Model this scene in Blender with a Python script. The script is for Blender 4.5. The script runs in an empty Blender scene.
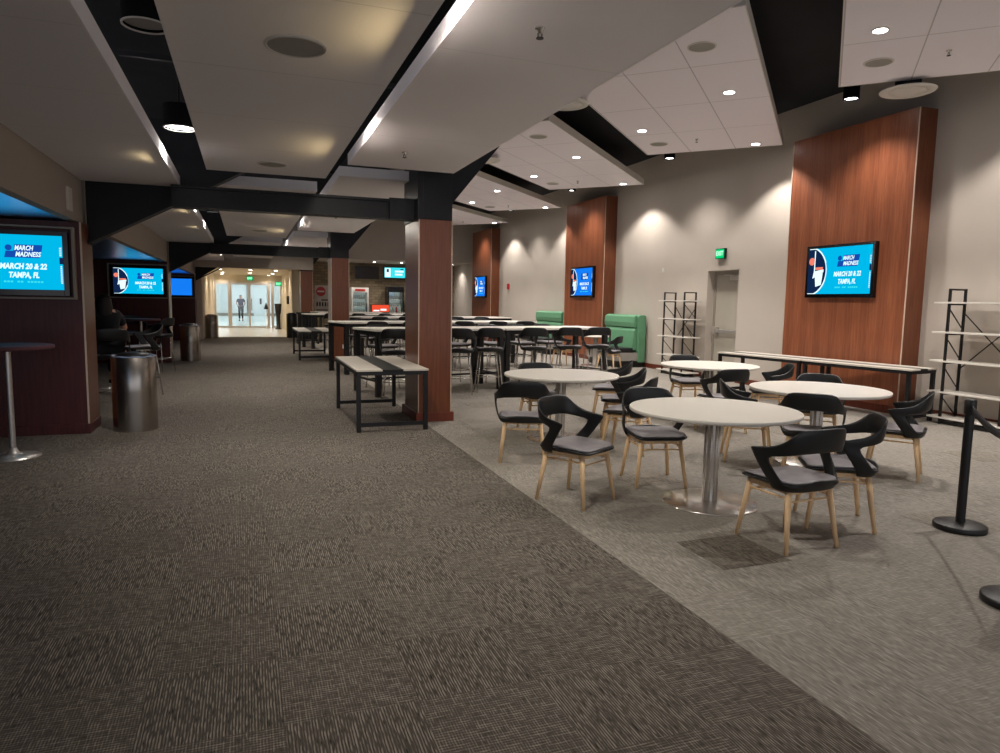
import bpy, bmesh, math, random
from mathutils import Vector, Matrix
random.seed(7)
D = bpy.data
SC = bpy.context.scene
COL = SC.collection
PI = math.pi

# ------------------------------------------------------------------ materials
def srgb(r, g, b):
    def f(c):
        c = c / 255.0
        return c / 12.92 if c <= 0.04045 else ((c + 0.055) / 1.055) ** 2.4
    return (f(r), f(g), f(b), 1.0)

class NT:
    def __init__(s, name):
        s.m = D.materials.new(name); s.m.use_nodes = True
        s.t = s.m.node_tree; s.n = s.t.nodes; s.l = s.t.links
        s.n.clear()
        s.out = s.n.new('ShaderNodeOutputMaterial')
    def node(s, kind, **kw):
        n = s.n.new(kind)
        for k, v in kw.items():
            if k in n.inputs.keys():
                n.inputs[k].default_value = v
            else:
                setattr(n, k, v)
        return n
    def link(s, a, b): s.l.new(a, b)
    def math(s, op, a, b=None, c=None):
        n = s.n.new('ShaderNodeMath'); n.operation = op
        for i, v in enumerate((a, b, c)):
            if v is None: continue
            if isinstance(v, (int, float)): n.inputs[i].default_value = v
            else: s.link(v, n.inputs[i])
        return n.outputs[0]
    def bsdf(s, col=None, rough=.6, metal=0., spec=.5, **kw):
        b = s.n.new('ShaderNodeBsdfPrincipled')
        b.inputs['Roughness'].default_value = rough
        b.inputs['Metallic'].default_value = metal
        b.inputs['Specular IOR Level'].default_value = spec
        if col is not None: b.inputs['Base Color'].default_value = col
        s.link(b.outputs[0], s.out.inputs[0])
        return b
    def coords(s, sc=(1, 1, 1), kind='Object'):
        tc = s.n.new('ShaderNodeTexCoord'); mp = s.n.new('ShaderNodeMapping')
        mp.inputs['Scale'].default_value = sc
        s.link(tc.outputs[kind], mp.inputs[0])
        return mp.outputs[0]
    def ramp(s, fac, stops):
        r = s.n.new('ShaderNodeValToRGB')
        e = r.color_ramp.elements
        e[0].position, e[0].color = stops[0]
        e[1].position, e[1].color = stops[-1]
        for p, c in stops[1:-1]:
            x = e.new(p); x.color = c
        s.link(fac, r.inputs[0])
        return r.outputs[0]
    def noise(s, vec, scale=5., detail=3., rough=.5):
        n = s.n.new('ShaderNodeTexNoise')
        n.inputs['Scale'].default_value = scale
        n.inputs['Detail'].default_value = detail
        n.inputs['Roughness'].default_value = rough
        s.link(vec, n.inputs['Vector'])
        return n.outputs['Fac']

def mul(c, k): return (c[0]*k, c[1]*k, c[2]*k, 1.0)

def mat_plain(name, col, rough=.6, metal=0., var=.08, scale=6., sc=(1, 1, 1), bump=0., spec=.5):
    t = NT(name); b = t.bsdf(rough=rough, metal=metal, spec=spec)
    v = t.coords(sc)
    f = t.noise(v, scale, 4.)
    t.link(t.ramp(f, [(.3, mul(col, 1-var)), (.7, mul(col, 1+var))]), b.inputs['Base Color'])
    if bump:
        bp = t.node('ShaderNodeBump'); bp.inputs['Strength'].default_value = bump
        bp.inputs['Distance'].default_value = .002
        f2 = t.noise(v, scale*12, 2.)
        t.link(f2, bp.inputs['Height']); t.link(bp.outputs[0], b.inputs['Normal'])
    return t.m

def mat_emit(name, col, strength):
    t = NT(name); e = t.node('ShaderNodeEmission')
    e.inputs[0].default_value = col; e.inputs[1].default_value = strength / (2.6 if strength < 3 else 1.)
    t.link(e.outputs[0], t.out.inputs[0])
    return t.m

def mat_carpet(name, base, dark, light, contrast, tile=.5, x0=0., hatch=.5, per=.011, amp=.17, part=.55):
    t = NT(name); b = t.bsdf(rough=.95, spec=.1)
    tc = t.n.new('ShaderNodeTexCoord'); sep = t.n.new('ShaderNodeSeparateXYZ')
    t.link(tc.outputs['Object'], sep.inputs[0])
    X = t.math('ADD', sep.outputs[0], -x0 + 50*tile); Y = t.math('ADD', sep.outputs[1], 50*tile)
    tx = t.math('FLOOR', t.math('DIVIDE', X, tile)); ty = t.math('FLOOR', t.math('DIVIDE', Y, tile))
    cmb = t.n.new('ShaderNodeCombineXYZ'); t.link(tx, cmb.inputs[0]); t.link(ty, cmb.inputs[1])
    wn = t.n.new('ShaderNodeTexWhiteNoise'); wn.noise_dimensions = '2D'; t.link(cmb.outputs[0], wn.inputs['Vector'])
    par = t.math('MODULO', t.math('ADD', tx, ty), 2.)
    # long fibres along the hall and across it
    def streak(sx, sy, off):
        cb = t.n.new('ShaderNodeCombineXYZ')
        t.link(t.math('MULTIPLY', X, sx), cb.inputs[0]); t.link(t.math('MULTIPLY', Y, sy), cb.inputs[1])
        t.link(t.math('MULTIPLY', wn.outputs['Value'], 40. + off), cb.inputs[2])
        return t.noise(cb.outputs[0], 1., 1.5, .6)
    sl = streak(80., 16., 0.); sx_ = streak(16., 80., 9.)
    pick = t.math('GREATER_THAN', t.math('ADD', t.math('MULTIPLY', par, part), t.math('MULTIPLY', wn.outputs['Value'], 1-part)), .5)
    def rib(o, other, per, k):
        dv = t.math('SUBTRACT', k, .5)
        sn = t.math('SINE', t.math('ADD', t.math('MULTIPLY', o, 2*PI/per), t.math('MULTIPLY', dv, 5.)))
        return t.math('ADD', t.math('MULTIPLY', sn, t.math('ADD', t.math('MULTIPLY', dv, 1.2), amp)), t.math('ADD', t.math('MULTIPLY', dv, .75), .5))
    sl = rib(X, Y, per, sl); sx_ = rib(Y, X, per*1.3, sx_)
    mixed = t.math('ADD', t.math('MULTIPLY', sl, 1-hatch), t.math('MULTIPLY', sx_, hatch))
    mx = t.n.new('ShaderNodeMix'); mx.data_type = 'FLOAT'
    t.link(pick, mx.inputs[0]); t.link(sl, mx.inputs[2]); t.link(mixed, mx.inputs[3])
    f = mx.outputs[0]
    big = t.noise(tc.outputs['Object'], .8, 3.)
    f = t.math('ADD', f, t.math('MULTIPLY', t.math('SUBTRACT', wn.outputs['Value'], .5), .03))
    c = t.ramp(f, [(.5-contrast, dark), (.5, base), (.5+contrast, light)])
    mm = t.n.new('ShaderNodeMix'); mm.data_type = 'RGBA'; mm.blend_type = 'MULTIPLY'; mm.inputs[0].default_value = .35
    t.link(c, mm.inputs[6]); t.link(t.ramp(big, [(.3, (.75, .75, .75, 1)), (.7, (1, 1, 1, 1))]), mm.inputs[7])
    t.link(mm.outputs[2], b.inputs['Base Color'])
    bp = t.node('ShaderNodeBump'); bp.inputs['Strength'].default_value = .5; bp.inputs['Distance'].default_value = .004
    t.link(f, bp.inputs['Height']); t.link(bp.outputs[0], b.inputs['Normal'])
    return t.m

def mat_wood(name, c1, c2, rough=.4, band=0., sc=(14, 14, .8)):
    t = NT(name); b = t.bsdf(rough=rough, spec=.4)
    v = t.coords(sc)
    f = t.noise(v, 2.5, 5., .6)
    if band:
        tc = t.n.new('ShaderNodeTexCoord'); sep = t.n.new('ShaderNodeSeparateXYZ'); t.link(tc.outputs['Object'], sep.inputs[0])
        w = t.math('FRACT', t.math('DIVIDE', t.math('ADD', sep.outputs[1], 50.), band))
        w = t.math('MULTIPLY', t.math('LESS_THAN', w, .5), .12)
        f = t.math('ADD', t.math('MULTIPLY', f, .9), w)
    t.link(t.ramp(f, [(.3, c1), (.75, c2)]), b.inputs['Base Color'])
    return t.m

def mat_tilepanel(name, col, sx, sy, ox, oy, line=.012, trans=0., dark=.55):
    """painted ceiling board with fine joints; trans: perforated board that lets lamp light through"""
    t = NT(name); b = t.bsdf(rough=.8, spec=.15)
    tc = t.n.new('ShaderNodeTexCoord'); sep = t.n.new('ShaderNodeSeparateXYZ'); t.link(tc.outputs['Object'], sep.inputs[0])
    def ln(o, s, off):
        v = t.math('FRACT', t.math('DIVIDE', t.math('ADD', o, 100*s - off), s))
        return t.math('LESS_THAN', v, line / s)
    m = t.math('MAXIMUM', ln(sep.outputs[0], sx, ox), ln(sep.outputs[1], sy, oy))
    c = t.n.new('ShaderNodeMix'); c.data_type = 'RGBA'
    t.link(m, c.inputs[0]); c.inputs[6].default_value = col; c.inputs[7].default_value = mul(col, dark)
    t.link(c.outputs[2], b.inputs['Base Color'])
    if trans:
        tr = t.node('ShaderNodeBsdfTranslucent'); tr.inputs[0].default_value = (1., .78, .45, 1)
        mx = t.node('ShaderNodeMixShader'); mx.inputs[0].default_value = trans
        t.link(b.outputs[0], mx.inputs[1]); t.link(tr.outputs[0], mx.inputs[2]); t.link(mx.outputs[0], t.out.inputs[0])
    return t.m

def mat_brushed(name, col, rough=.28):
    t = NT(name); b = t.bsdf(col, rough=rough, metal=.82)
    v = t.coords((1, 1, 60))
    f = t.noise(v, 6., 3.)
    t.link(t.ramp(f, [(.3, mul(col, .85)), (.7, mul(col, 1.1))]), b.inputs['Base Color'])
    return t.m

def mat_brick(name, c1, c2, mortar):
    t = NT(name); b = t.bsdf(rough=.85)
    tc = t.n.new('ShaderNodeTexCoord'); mp = t.n.new('ShaderNodeMapping'); mp.inputs['Rotation'].default_value = (PI/2, 0, 0)
    t.link(tc.outputs['Object'], mp.inputs[0])
    br = t.n.new('ShaderNodeTexBrick'); t.link(mp.outputs[0], br.inputs['Vector'])
    br.inputs['Color1'].default_value = c1; br.inputs['Color2'].default_value = c2; br.inputs['Mortar'].default_value = mortar
    br.inputs['Scale'].default_value = 1.; br.inputs['Brick Width'].default_value = .3; br.inputs['Row Height'].default_value = .12
    br.inputs['Mortar Size'].default_value = .008
    t.link(br.outputs[0], b.inputs['Base Color'])
    return t.m

M = {}
M['carpet_dark'] = mat_carpet('patterned_carpet', srgb(99,92,85), srgb(32,30,29), srgb(148,139,128), .3, .5, 2.1, .5)
M['carpet_light'] = mat_carpet('pale_carpet', srgb(142,136,127), srgb(98,93,88), srgb(182,174,164), .34, .5, 2.1, .5, .012, .06, .0)
M['carpet_accent'] = mat_carpet('accent_carpet', srgb(108,101,92), srgb(40,37,35), srgb(150,140,128), .3, .25, 2.1, .5, .014)
M['carpet_accent_soft'] = mat_carpet('soft_accent_carpet', srgb(136,129,119), srgb(90,85,79), srgb(170,162,150), .34, .5, 2.1, .5, .014, .12)
M['wall'] = mat_plain('wall_paint', srgb(194,184,173), .85, var=.02, scale=2., spec=.15)
M['wall_dim'] = mat_plain('fascia_paint', srgb(165,155,145), .85, var=.02, scale=2., spec=.15)
M['wall_warm'] = mat_plain('lobby_paint', srgb(212,200,178), .8, var=.02, spec=.15)
M['white_wall'] = mat_plain('white_paint', srgb(226,230,230), .7, var=.02)
M['black_ceiling'] = mat_plain('plenum_black', srgb(22,24,30), .9, var=.3, scale=1.5)
M['steel_black'] = mat_plain('black_steel', srgb(24,25,29), .5, var=.12, scale=3., spec=.3)
M['panel1'] = mat_tilepanel('ceiling_board_narrow', srgb(222,218,222), 50., 1.22, 10., .15, .01, .10, .85)
M['panel2'] = mat_tilepanel('ceiling_board_wide', srgb(230,226,230), 50., 1.22, 10., .0, .012, .12, .8)
M['panel3'] = mat_tilepanel('ceiling_board_right', srgb(230,225,226), 50., 2.44, 10., .9, .01, 0, .85)
M['cloud'] = mat_tilepanel('cloud_board', srgb(232,226,232), .8, 1.575, 0., 0., .014, 0, .6)
M['cherry'] = mat_wood('cherry_veneer', srgb(118,65,43), srgb(154,92,61), .38, .31)
M['cherry_dark'] = mat_wood('cherry_column', srgb(98,54,35), srgb(126,74,49), .32)
M['cherry_base'] = mat_wood('cherry_baseboard', srgb(94,42,28), srgb(122,60,40), .45)
M['booth_wood'] = mat_wood('dark_wood', srgb(64,24,26), srgb(86,36,36), .4)
M['trim_metal'] = mat_plain('pale_trim', srgb(200,180,160), .4, var=.03)
M['white_top'] = mat_plain('white_laminate', srgb(222,216,206), .38, var=.015, scale=3., spec=.4)
M['grey_top'] = mat_plain('warm_laminate', srgb(206,198,186), .45, var=.03, scale=20.)
M['black_plastic'] = mat_plain('black_plastic', srgb(13,14,16), .42, var=.1, spec=.5)
M['seat_fabric'] = mat_plain('grey_vinyl', srgb(134,129,132), .5, var=.06, scale=12., spec=.3)
M['beech'] = mat_wood('beech_wood', srgb(222,182,134), srgb(238,206,164), .45, 0, (30, 30, 3))
M['chrome'] = mat_plain('chrome', srgb(215,212,208), .16, 1., var=.03)
M['steel'] = mat_brushed('brushed_steel', srgb(215,210,204), .36)
M['bin_steel'] = mat_plain('bin_steel', srgb(172,166,158), .27, 1., var=.04)
M['matt_black'] = mat_plain('matt_black', srgb(13,13,15), .9, var=.05, spec=.1)
M['polished'] = mat_plain('polished_steel', srgb(226,222,216), .25, 1., var=.03)
M['black_metal'] = mat_plain('black_powder_coat', srgb(12,12,14), .45, var=.1)
M['green'] = mat_plain('green_vinyl', srgb(100,152,116), .5, var=.04, scale=10., spec=.35)
M['black_vinyl'] = mat_plain('black_vinyl', srgb(20,20,24), .4)
M['grille'] = mat_plain('speaker_grille', srgb(150,145,138), .8, var=.03)
M['vent'] = mat_plain('vent_white', srgb(205,200,192), .6, var=.02)
M['door'] = mat_plain('door_paint', srgb(172,165,152), .5, var=.02)
M['door_frame'] = mat_plain('frame_paint', srgb(150,143,132), .5, var=.02)
M['tile'] = mat_plain('lobby_tile', srgb(188,180,168), .3, var=.05, scale=3.)
M['white_tile'] = mat_plain('white_tile', srgb(215,220,218), .25, var=.03)
M['brick'] = mat_brick('stone_brick', srgb(140,122,96), srgb(112,98,78), srgb(90,80,66))
M['lamp'] = mat_emit('lamp_lens', (1., .97, .92, 1), 9.)
M['lamp_cool'] = mat_emit('tube_lens', (.97, .98, 1., 1), 9.)
M['hall_light'] = mat_emit('hall_panel', (.86, .96, 1., 1), 3.2)
M['blue_led'] = mat_emit('blue_led', (.02, .22, 1., 1), 9.)
M['screen_cyan'] = mat_emit('screen_cyan', srgb(0,178,226), .95)
M['screen_blue'] = mat_emit('screen_blue', srgb(20,120,235), .95)
M['screen_navy'] = mat_emit('screen_navy', srgb(18,40,78), .8)
M['logo_blue'] = mat_emit('logo_blue', srgb(20,74,170), .9)
M['screen_white'] = mat_emit('screen_white', srgb(226,250,255), 1.0)
M['screen_orange'] = mat_emit('screen_orange', srgb(240,130,110), .9)
M['screen_teal'] = mat_emit('screen_teal', srgb(60,215,225), 1.)
M['gloss_black'] = mat_plain('gloss_black', srgb(9,9,11), .15)
M['exit_green'] = mat_emit('exit_green', srgb(0,190,110), 1.1)
M['exit_letters'] = mat_emit('exit_letters', srgb(190,255,215), 1.2)
M['blue_bag'] = mat_plain('blue_liner', srgb(110,124,150), .3)
M['red'] = mat_plain('red_paint', srgb(190,40,38), .5)
M['orange_sign'] = mat_emit('orange_sign', srgb(235,80,50), .9)
M['poster'] = mat_plain('poster_white', srgb(205,195,185), .6)
M['white_plastic'] = mat_plain('white_plastic', srgb(225,222,215), .4)
M['cooler_glow'] = mat_emit('cooler_glow', srgb(165,175,170), .55)
M['skin'] = mat_plain('skin', srgb(190,140,115), .6)
M['navy_cloth'] = mat_plain('navy_cloth', srgb(28,36,60), .9)
M['black_cloth'] = mat_plain('black_cloth', srgb(16,16,20), .9)
M['pale_cloth'] = mat_plain('pale_cloth', srgb(150,140,150), .9)
M['hair'] = mat_plain('dark_hair', srgb(24,18,16), .6)
M['grey_hair'] = mat_plain('short_hair', srgb(52,46,44), .7)
M['purple_top'] = mat_plain('maroon_laminate', srgb(92,52,58), .65)
M['belt'] = mat_plain('belt_fabric', srgb(40,40,44), .8)

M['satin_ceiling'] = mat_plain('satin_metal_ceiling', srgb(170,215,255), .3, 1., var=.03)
def mat_glass():
    t = NT('door_glass')
    tr = t.node('ShaderNodeBsdfTransparent'); tr.inputs[0].default_value = (.92, .97, .97, 1)
    g = t.node('ShaderNodeBsdfGlossy'); g.inputs[0].default_value = (1, 1, 1, 1); g.inputs[1].default_value = .05
    mx = t.node('ShaderNodeMixShader'); mx.inputs[0].default_value = .08
    t.link(tr.outputs[0], mx.inputs[1]); t.link(g.outputs[0], mx.inputs[2]); t.link(mx.outputs[0], t.out.inputs[0])
    return t.m
M['glass'] = mat_glass()

# ------------------------------------------------------------------ mesh helper
class MB:
    def __init__(s): s.v = []; s.f = []; s.sm = []
    def _add(s, vs, fs, smooth=False):
        o = len(s.v); s.v += [tuple(x) for x in vs]
        s.f += [tuple(i + o for i in f) for f in fs]; s.sm += [smooth] * len(fs)
        return s
    def box(s, x0, x1, y0, y1, z0, z1):
        vs = [(x, y, z) for z in (z0, z1) for y in (y0, y1) for x in (x0, x1)]
        return s._add(vs, [(0, 2, 3, 1), (4, 5, 7, 6), (0, 1, 5, 4), (2, 6, 7, 3), (0, 4, 6, 2), (1, 3, 7, 5)])
    def prism(s, poly, z0, z1):
        n = len(poly)
        vs = [(x, y, z0) for x, y in poly] + [(x, y, z1) for x, y in poly]
        return s._add(vs, [tuple(range(n))[::-1], tuple(range(n, 2*n))] + [(i, (i+1) % n, (i+1) % n + n, i + n) for i in range(n)])
    def prism_y(s, poly, y0, y1):
        n = len(poly)
        vs = [(x, y0, z) for x, z in poly] + [(x, y1, z) for x, z in poly]
        return s._add(vs, [tuple(range(n)), tuple(range(n, 2*n))[::-1]] + [(i, i + n, (i+1) % n + n, (i+1) % n) for i in range(n)])
    def prism_x(s, poly, x0, x1):
        n = len(poly)
        vs = [(x0, y, z) for y, z in poly] + [(x1, y, z) for y, z in poly]
        return s._add(vs, [tuple(range(n))[::-1], tuple(range(n, 2*n))] + [(i, (i+1) % n, (i+1) % n + n, i + n) for i in range(n)])
    def bar(s, p, q, w, h=None):
        """rectangular bar from p to q"""
        h = h or w
        p, q = Vector(p), Vector(q); d = (q - p).normalized()
        up = Vector((0, 0, 1)) if abs(d.z) < .95 else Vector((0, 1, 0))
        a = d.cross(up).normalized() * w / 2; b = a.cross(d).normalized() * h / 2
        vs = [p - a - b, p + a - b, p + a + b, p - a + b, q - a - b, q + a - b, q + a + b, q - a + b]
        return s._add(vs, [(3, 2, 1, 0), (4, 5, 6, 7), (0, 1, 5, 4), (1, 2, 6, 5), (2, 3, 7, 6), (3, 0, 4, 7)])
    def cyl(s, p, q, r0, r1=None, n=16, caps=True):
        r1 = r0 if r1 is None else r1
        p, q = Vector(p), Vector(q); d = (q - p).normalized()
        up = Vector((0, 0, 1)) if abs(d.z) < .95 else Vector((0, 1, 0))
        a = d.cross(up).normalized(); b = d.cross(a).normalized()
        vs = []
        for c, r in ((p, r0), (q, r1)):
            for i in range(n):
                t = 2*PI*i/n; vs.append(c + a*math.cos(t)*r + b*math.sin(t)*r)
        o = len(s.v)
        s._add(vs, [(i, i + n, (i+1) % n + n, (i+1) % n) for i in range(n)], True)
        if caps:
            s.f += [tuple(o + i for i in range(n)), tuple(o + n + i for i in range(n))[::-1]]; s.sm += [False, False]
        return s
    def tube(s, pts, r, n=8):
        for a, b in zip(pts[:-1], pts[1:]): s.cyl(a, b, r, r, n)
        return s
    def lathe(s, prof, n=40, c=(0, 0), caps=True):
        vs = []
        for r, z in prof:
            for i in range(n):
                t = 2*PI*i/n; vs.append((c[0] + r*math.cos(t), c[1] + r*math.sin(t), z))
        o = len(s.v); k = len(prof); fs = []
        for j in range(k-1):
            for i in range(n):
                fs.append((j*n+i, j*n+(i+1) % n, (j+1)*n+(i+1) % n, (j+1)*n+i))
        s._add(vs, fs, True)
        if caps:
            s.f += [tuple(o + i for i in range(n))[::-1], tuple(o + (k-1)*n + i for i in range(n))]; s.sm += [False, False]
        return s
    def grid(s, rows, smooth=True):
        o = len(s.v); w = len(rows[0])
        vs = [p for r in rows for p in r]
        fs = [(j*w+i, j*w+i+1, (j+1)*w+i+1, (j+1)*w+i) for j in range(len(rows)-1) for i in range(w-1)]
        return s._add(vs, fs, smooth)
    def build(s, name, mat, parent=None, bevel=0., solid=0., sub=0, weld=False, seg=2):
        me = D.meshes.new(name); me.from_pydata(s.v, [], s.f); me.update()
        for p, f in zip(me.polygons, s.sm): p.use_smooth = f
        if weld:
            bm = bmesh.new(); bm.from_mesh(me); bmesh.ops.remove_doubles(bm, verts=bm.verts, dist=.0008)
            bm.to_mesh(me); bm.free()
        me.materials.append(M[mat] if isinstance(mat, str) else mat)
        o = D.objects.new(name, me); COL.objects.link(o)
        if parent: o.parent = parent
        if solid:
            m = o.modifiers.new('thickness', 'SOLIDIFY'); m.thickness = solid; m.offset = 0
        if bevel:
            m = o.modifiers.new('edges', 'BEVEL'); m.width = bevel; m.segments = seg; m.limit_method = 'ANGLE'
        if sub:
            m = o.modifiers.new('smooth', 'SUBSURF'); m.levels = sub; m.render_levels = sub
        return o

def tag(o, label=None, cat=None, group=None, kind=None):
    if label: o['label'] = label
    if cat: o['category'] = cat
    if group: o['group'] = group
    if kind: o['kind'] = kind
    return o
def thing(name, label, cat, loc=(0, 0, 0), rz=0., group=None):
    o = D.objects.new(name, None); COL.objects.link(o); o.empty_display_size = .1
    o.location = loc; o.rotation_euler = (0, 0, rz)
    return tag(o, label, cat, group)
def struct(o, label=None, cat=None):
    return tag(o, label, cat, None, 'structure')
KIDS = {}
def copy_tree(o, parent=None):
    c = o.copy(); COL.objects.link(c)
    if parent: c.parent = parent
    for ch in list(o.children): copy_tree(ch, c)
    return c
def facing(fx, fy): return math.atan2(fy, fx) - PI/2     # local +Y points along (fx, fy)
def light(name, kind, loc, energy, col=(1, .94, .88), size=.1, parent=None, rot=(0, 0, 0), angle=None, blend=.6):
    l = D.lights.new(name, kind); l.energy = energy; l.color = col
    if kind == 'SPOT':
        l.spot_size = angle or 2.; l.spot_blend = blend; l.shadow_soft_size = size
    elif kind == 'AREA':
        l.shape = 'DISK'; l.size = size
        if angle: l.spread = angle
    else: l.shadow_soft_size = size
    o = D.objects.new(name, l); COL.objects.link(o); o.location = loc; o.rotation_euler = rot
    if parent: o.parent = parent
    return o

def text_mesh(name, s, size, mat, loc, parent, shear=0., bold=0., spacing=1., extrude=.0008, width=None):
    """lettering in the local XZ plane, facing -Y, centred on loc"""
    cu = D.curves.new('tmp', 'FONT'); cu.body = s; cu.size = size; cu.shear = shear; cu.offset = bold
    cu.align_x = 'CENTER'; cu.align_y = 'CENTER'; cu.space_character = spacing; cu.extrude = extrude; cu.resolution_u = 2
    tmp = D.objects.new('tmp', cu); COL.objects.link(tmp)
    bpy.context.view_layer.update()
    dg = bpy.context.evaluated_depsgraph_get()
    me = D.meshes.new_from_object(tmp.evaluated_get(dg))
    D.objects.remove(tmp); D.curves.remove(cu)
    k = 1.
    if width:
        xs = [v.co.x for v in me.vertices]; k = width / (max(xs) - min(xs))
    me.transform(Matrix.Translation(loc) @ Matrix.Rotation(PI/2, 4, 'X') @ Matrix.Diagonal((k, 1, 1, 1)))
    me.name = name; me.materials.clear(); me.materials.append(M[mat])
    o = D.objects.new(name, me); COL.objects.link(o); o.parent = parent
    return o

PITCH = 9.1          # structural bay
BEAMS = [9.0, 9.0 + PITCH, 9.0 + 2*PITCH]
WX = 9.3             # right wall face
ROOF = 5.08

# ------------------------------------------------------------------ floor
f = MB().box(-6, 2.1, -4, 29.3, -.1, 0).build('floor', 'carpet_dark'); struct(f)
f = MB().box(2.1, 10.4, -4, 32.4, -.1, 0).build('floor', 'carpet_light'); struct(f)
f = MB().box(-2.2, 2.1, 29.3, 38.2, -.1, 0).build('floor', 'tile'); struct(f)
f = MB().box(-6, 8, 38.2, 64, -.1, 0).build('floor', 'white_tile'); struct(f)
for i, (x, y) in enumerate([(2.62, 3.25), (3.1, 5.05), (2.62, 6.95), (4.6, 3.25), (7.1, 4.85), (4.1, 8.6), (5.1, 10.5), (3.1, 9.6), (8.1, 7.9), (6.1, 6.4)]):
    a = MB().box(x, x+.5, y, y+.5, 0, .0015).build('accent_carpet_tile', 'carpet_accent' if i == 0 else 'carpet_accent_soft')
    struct(a)
t = MB().box(-1.5, 1.75, 29.2, 29.34, 0, .012).build('trim_1', 'steel'); struct(t)

# ------------------------------------------------------------------ right wall with its door
w = MB()
w.box(WX, WX+.6, -4, 11.58, 0, ROOF); w.box(WX, WX+.6, 12.58, 33, 0, ROOF); w.box(WX, WX+.6, 11.58, 12.58, 2.28, ROOF)
w.box(WX+.5, WX+.6, 11.58, 12.58, 0, 2.28)
struct(w.build('wall_right', 'wall'))
b = MB(); b.box(WX-.015, WX, -4, 7.46, 0, .11); b.box(WX-.015, WX, 9.85, 11.52, 0, .11); b.box(WX-.015, WX, 12.64, 16.56, 0, .11); b.box(WX-.015, WX, 19.0, 25.6, 0, .11)
struct(b.build('baseboard_right', 'cherry_base'))
d = struct(MB().box(WX+.2, WX+.245, 11.63, 12.53, .01, 2.2).build('door_1', 'door', bevel=.003))
fr = MB(); fr.box(WX+.18, WX+.26, 12.53, 12.58, 0, 2.28); fr.box(WX+.18, WX+.26, 11.58, 11.63, 0, 2.28); fr.box(WX+.18, WX+.26, 11.63, 12.53, 2.2, 2.28)
fr.build('door_frame', 'door_frame', d)
pb = MB(); pb.box(WX+.1, WX+.15, 11.69, 12.46, .98, 1.05); pb.box(WX+.12, WX+.2, 11.69, 11.79, .95, 1.08); pb.box(WX+.12, WX+.2, 12.38, 12.5, .93, 1.1)
pb.build('panic_bar', 'steel', d, bevel=.006)
cl = MB(); cl.box(WX+.1, WX+.2, 11.66, 11.98, 2.08, 2.17); cl.bar((WX+.12, 11.86, 2.18), (WX+.17, 12.26, 2.19), .02)
cl.build('door_closer', 'steel', d, bevel=.004)

# ------------------------------------------------------------------ far walls, lobby and bright hall
bw = MB().box(2.5, WX, 32, 32.2, 0, 3.2); bw = struct(bw.build('wall_back', 'brick'))
so = MB(); so.box(2.0, WX, 29.25, 29.4, 3.2, ROOF); so.box(2.0, WX, 29.4, 32.2, 3.2, 3.3)
struct(so.build('wall_bulkhead', 'wall'))
so = MB(); so.box(-1.7, 2.36, 26.7, 26.8, 2.6, 3.4); so.box(-6, 2.0, 29.3, 29.45, 2.7, ROOF)
struct(so.build('wall_bulkhead_hall', 'wall_dim'))
lw = MB(); lw.box(-2.2, -1.5, 29.3, 38, 0, 2.7); lw.box(-6, -2.2, 29.3, 29.45, 0, 2.7)
struct(lw.build('wall_lobby_left', 'wall_warm'))
lw = MB(); lw.box(1.75, 2.5, 29.35, 38, 0, 2.7); lw.box(1.75, 2.5, 29.35, 32.2, 2.7, 3.2)
struct(lw.build('wall_lobby_right', 'wall_warm'))
struct(MB().box(-2.2, 2.1, 29.45, 38.2, 2.7, 2.8).box(-1.7, 2.36, 26.8, 29.3, 2.7, 2.8).build('ceiling_lobby', 'wall_warm'))
struct(MB().box(-1.7, -1.5, 27.5, 29.3, 0, 2.7).build('wall_lobby_return', 'wall'))
struct(MB().box(-2.2, 2.1, 38.0, 38.2, 2.34, 2.7).build('wall_over_doors', 'wall_warm'))
hw = MB(); hw.box(-6, 8, 63.5, 63.7, .0, 4.5); hw.box(-6, -5.8, 38.2, 63.5, 0, 4.5); hw.box(7.8, 8, 38.2, 63.5, 0, 4.5); hw.box(-6, -2.2, 38.1, 38.2, 0, 4.5); hw.box(2.1, 8, 38.1, 38.2, 0, 4.5)
struct(hw.build('wall_hall', 'white_wall'))
struct(MB().box(-6, 8, 38.2, 63.7, 4.5, 4.6).build('ceiling_hall', 'white_wall'))
struct(MB().box(-6, 8, 63.45, 63.5, 0, .22).build('baseboard_hall', 'door_frame'))
hd = struct(MB().box(.6, 1.6, 63.4, 63.46, .0, 2.3).build('door_6', 'white_wall', bevel=.01))
MB().box(1.1, 1.25, 63.3, 63.4, 1.0, 1.5).build('door_handle', 'black_metal', hd)
struct(MB().box(.05, .35, 63.38, 63.5, 0, 4.5).build('trim_2', 'door_frame'))
for i, (x, y) in enumerate([(-2, 43), (2, 43), (-2, 49), (2, 49), (-2, 55), (2, 55), (-2, 60.5), (2, 60.5)]):
    lp = thing('hall_light_panel', 'square ceiling light panel in the bright hall beyond the glass doors', 'ceiling light', (x, y, 4.5), 0, 'light panels in the far hall')
    MB().box(-.62, .62, -.62, .62, -.04, 0).build('frame', 'white_plastic', lp)
    MB().box(-.58, .58, -.58, .58, -.05, -.041).build('diffuser', 'hall_light', lp)
    l = D.lights.new('panel_lamp', 'AREA'); l.energy = 22; l.color = (.92, .97, 1.); l.size = 1.1
    o = D.objects.new('panel_lamp', l); COL.objects.link(o); o.parent = lp; o.location = (0, 0, -.07)

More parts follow.
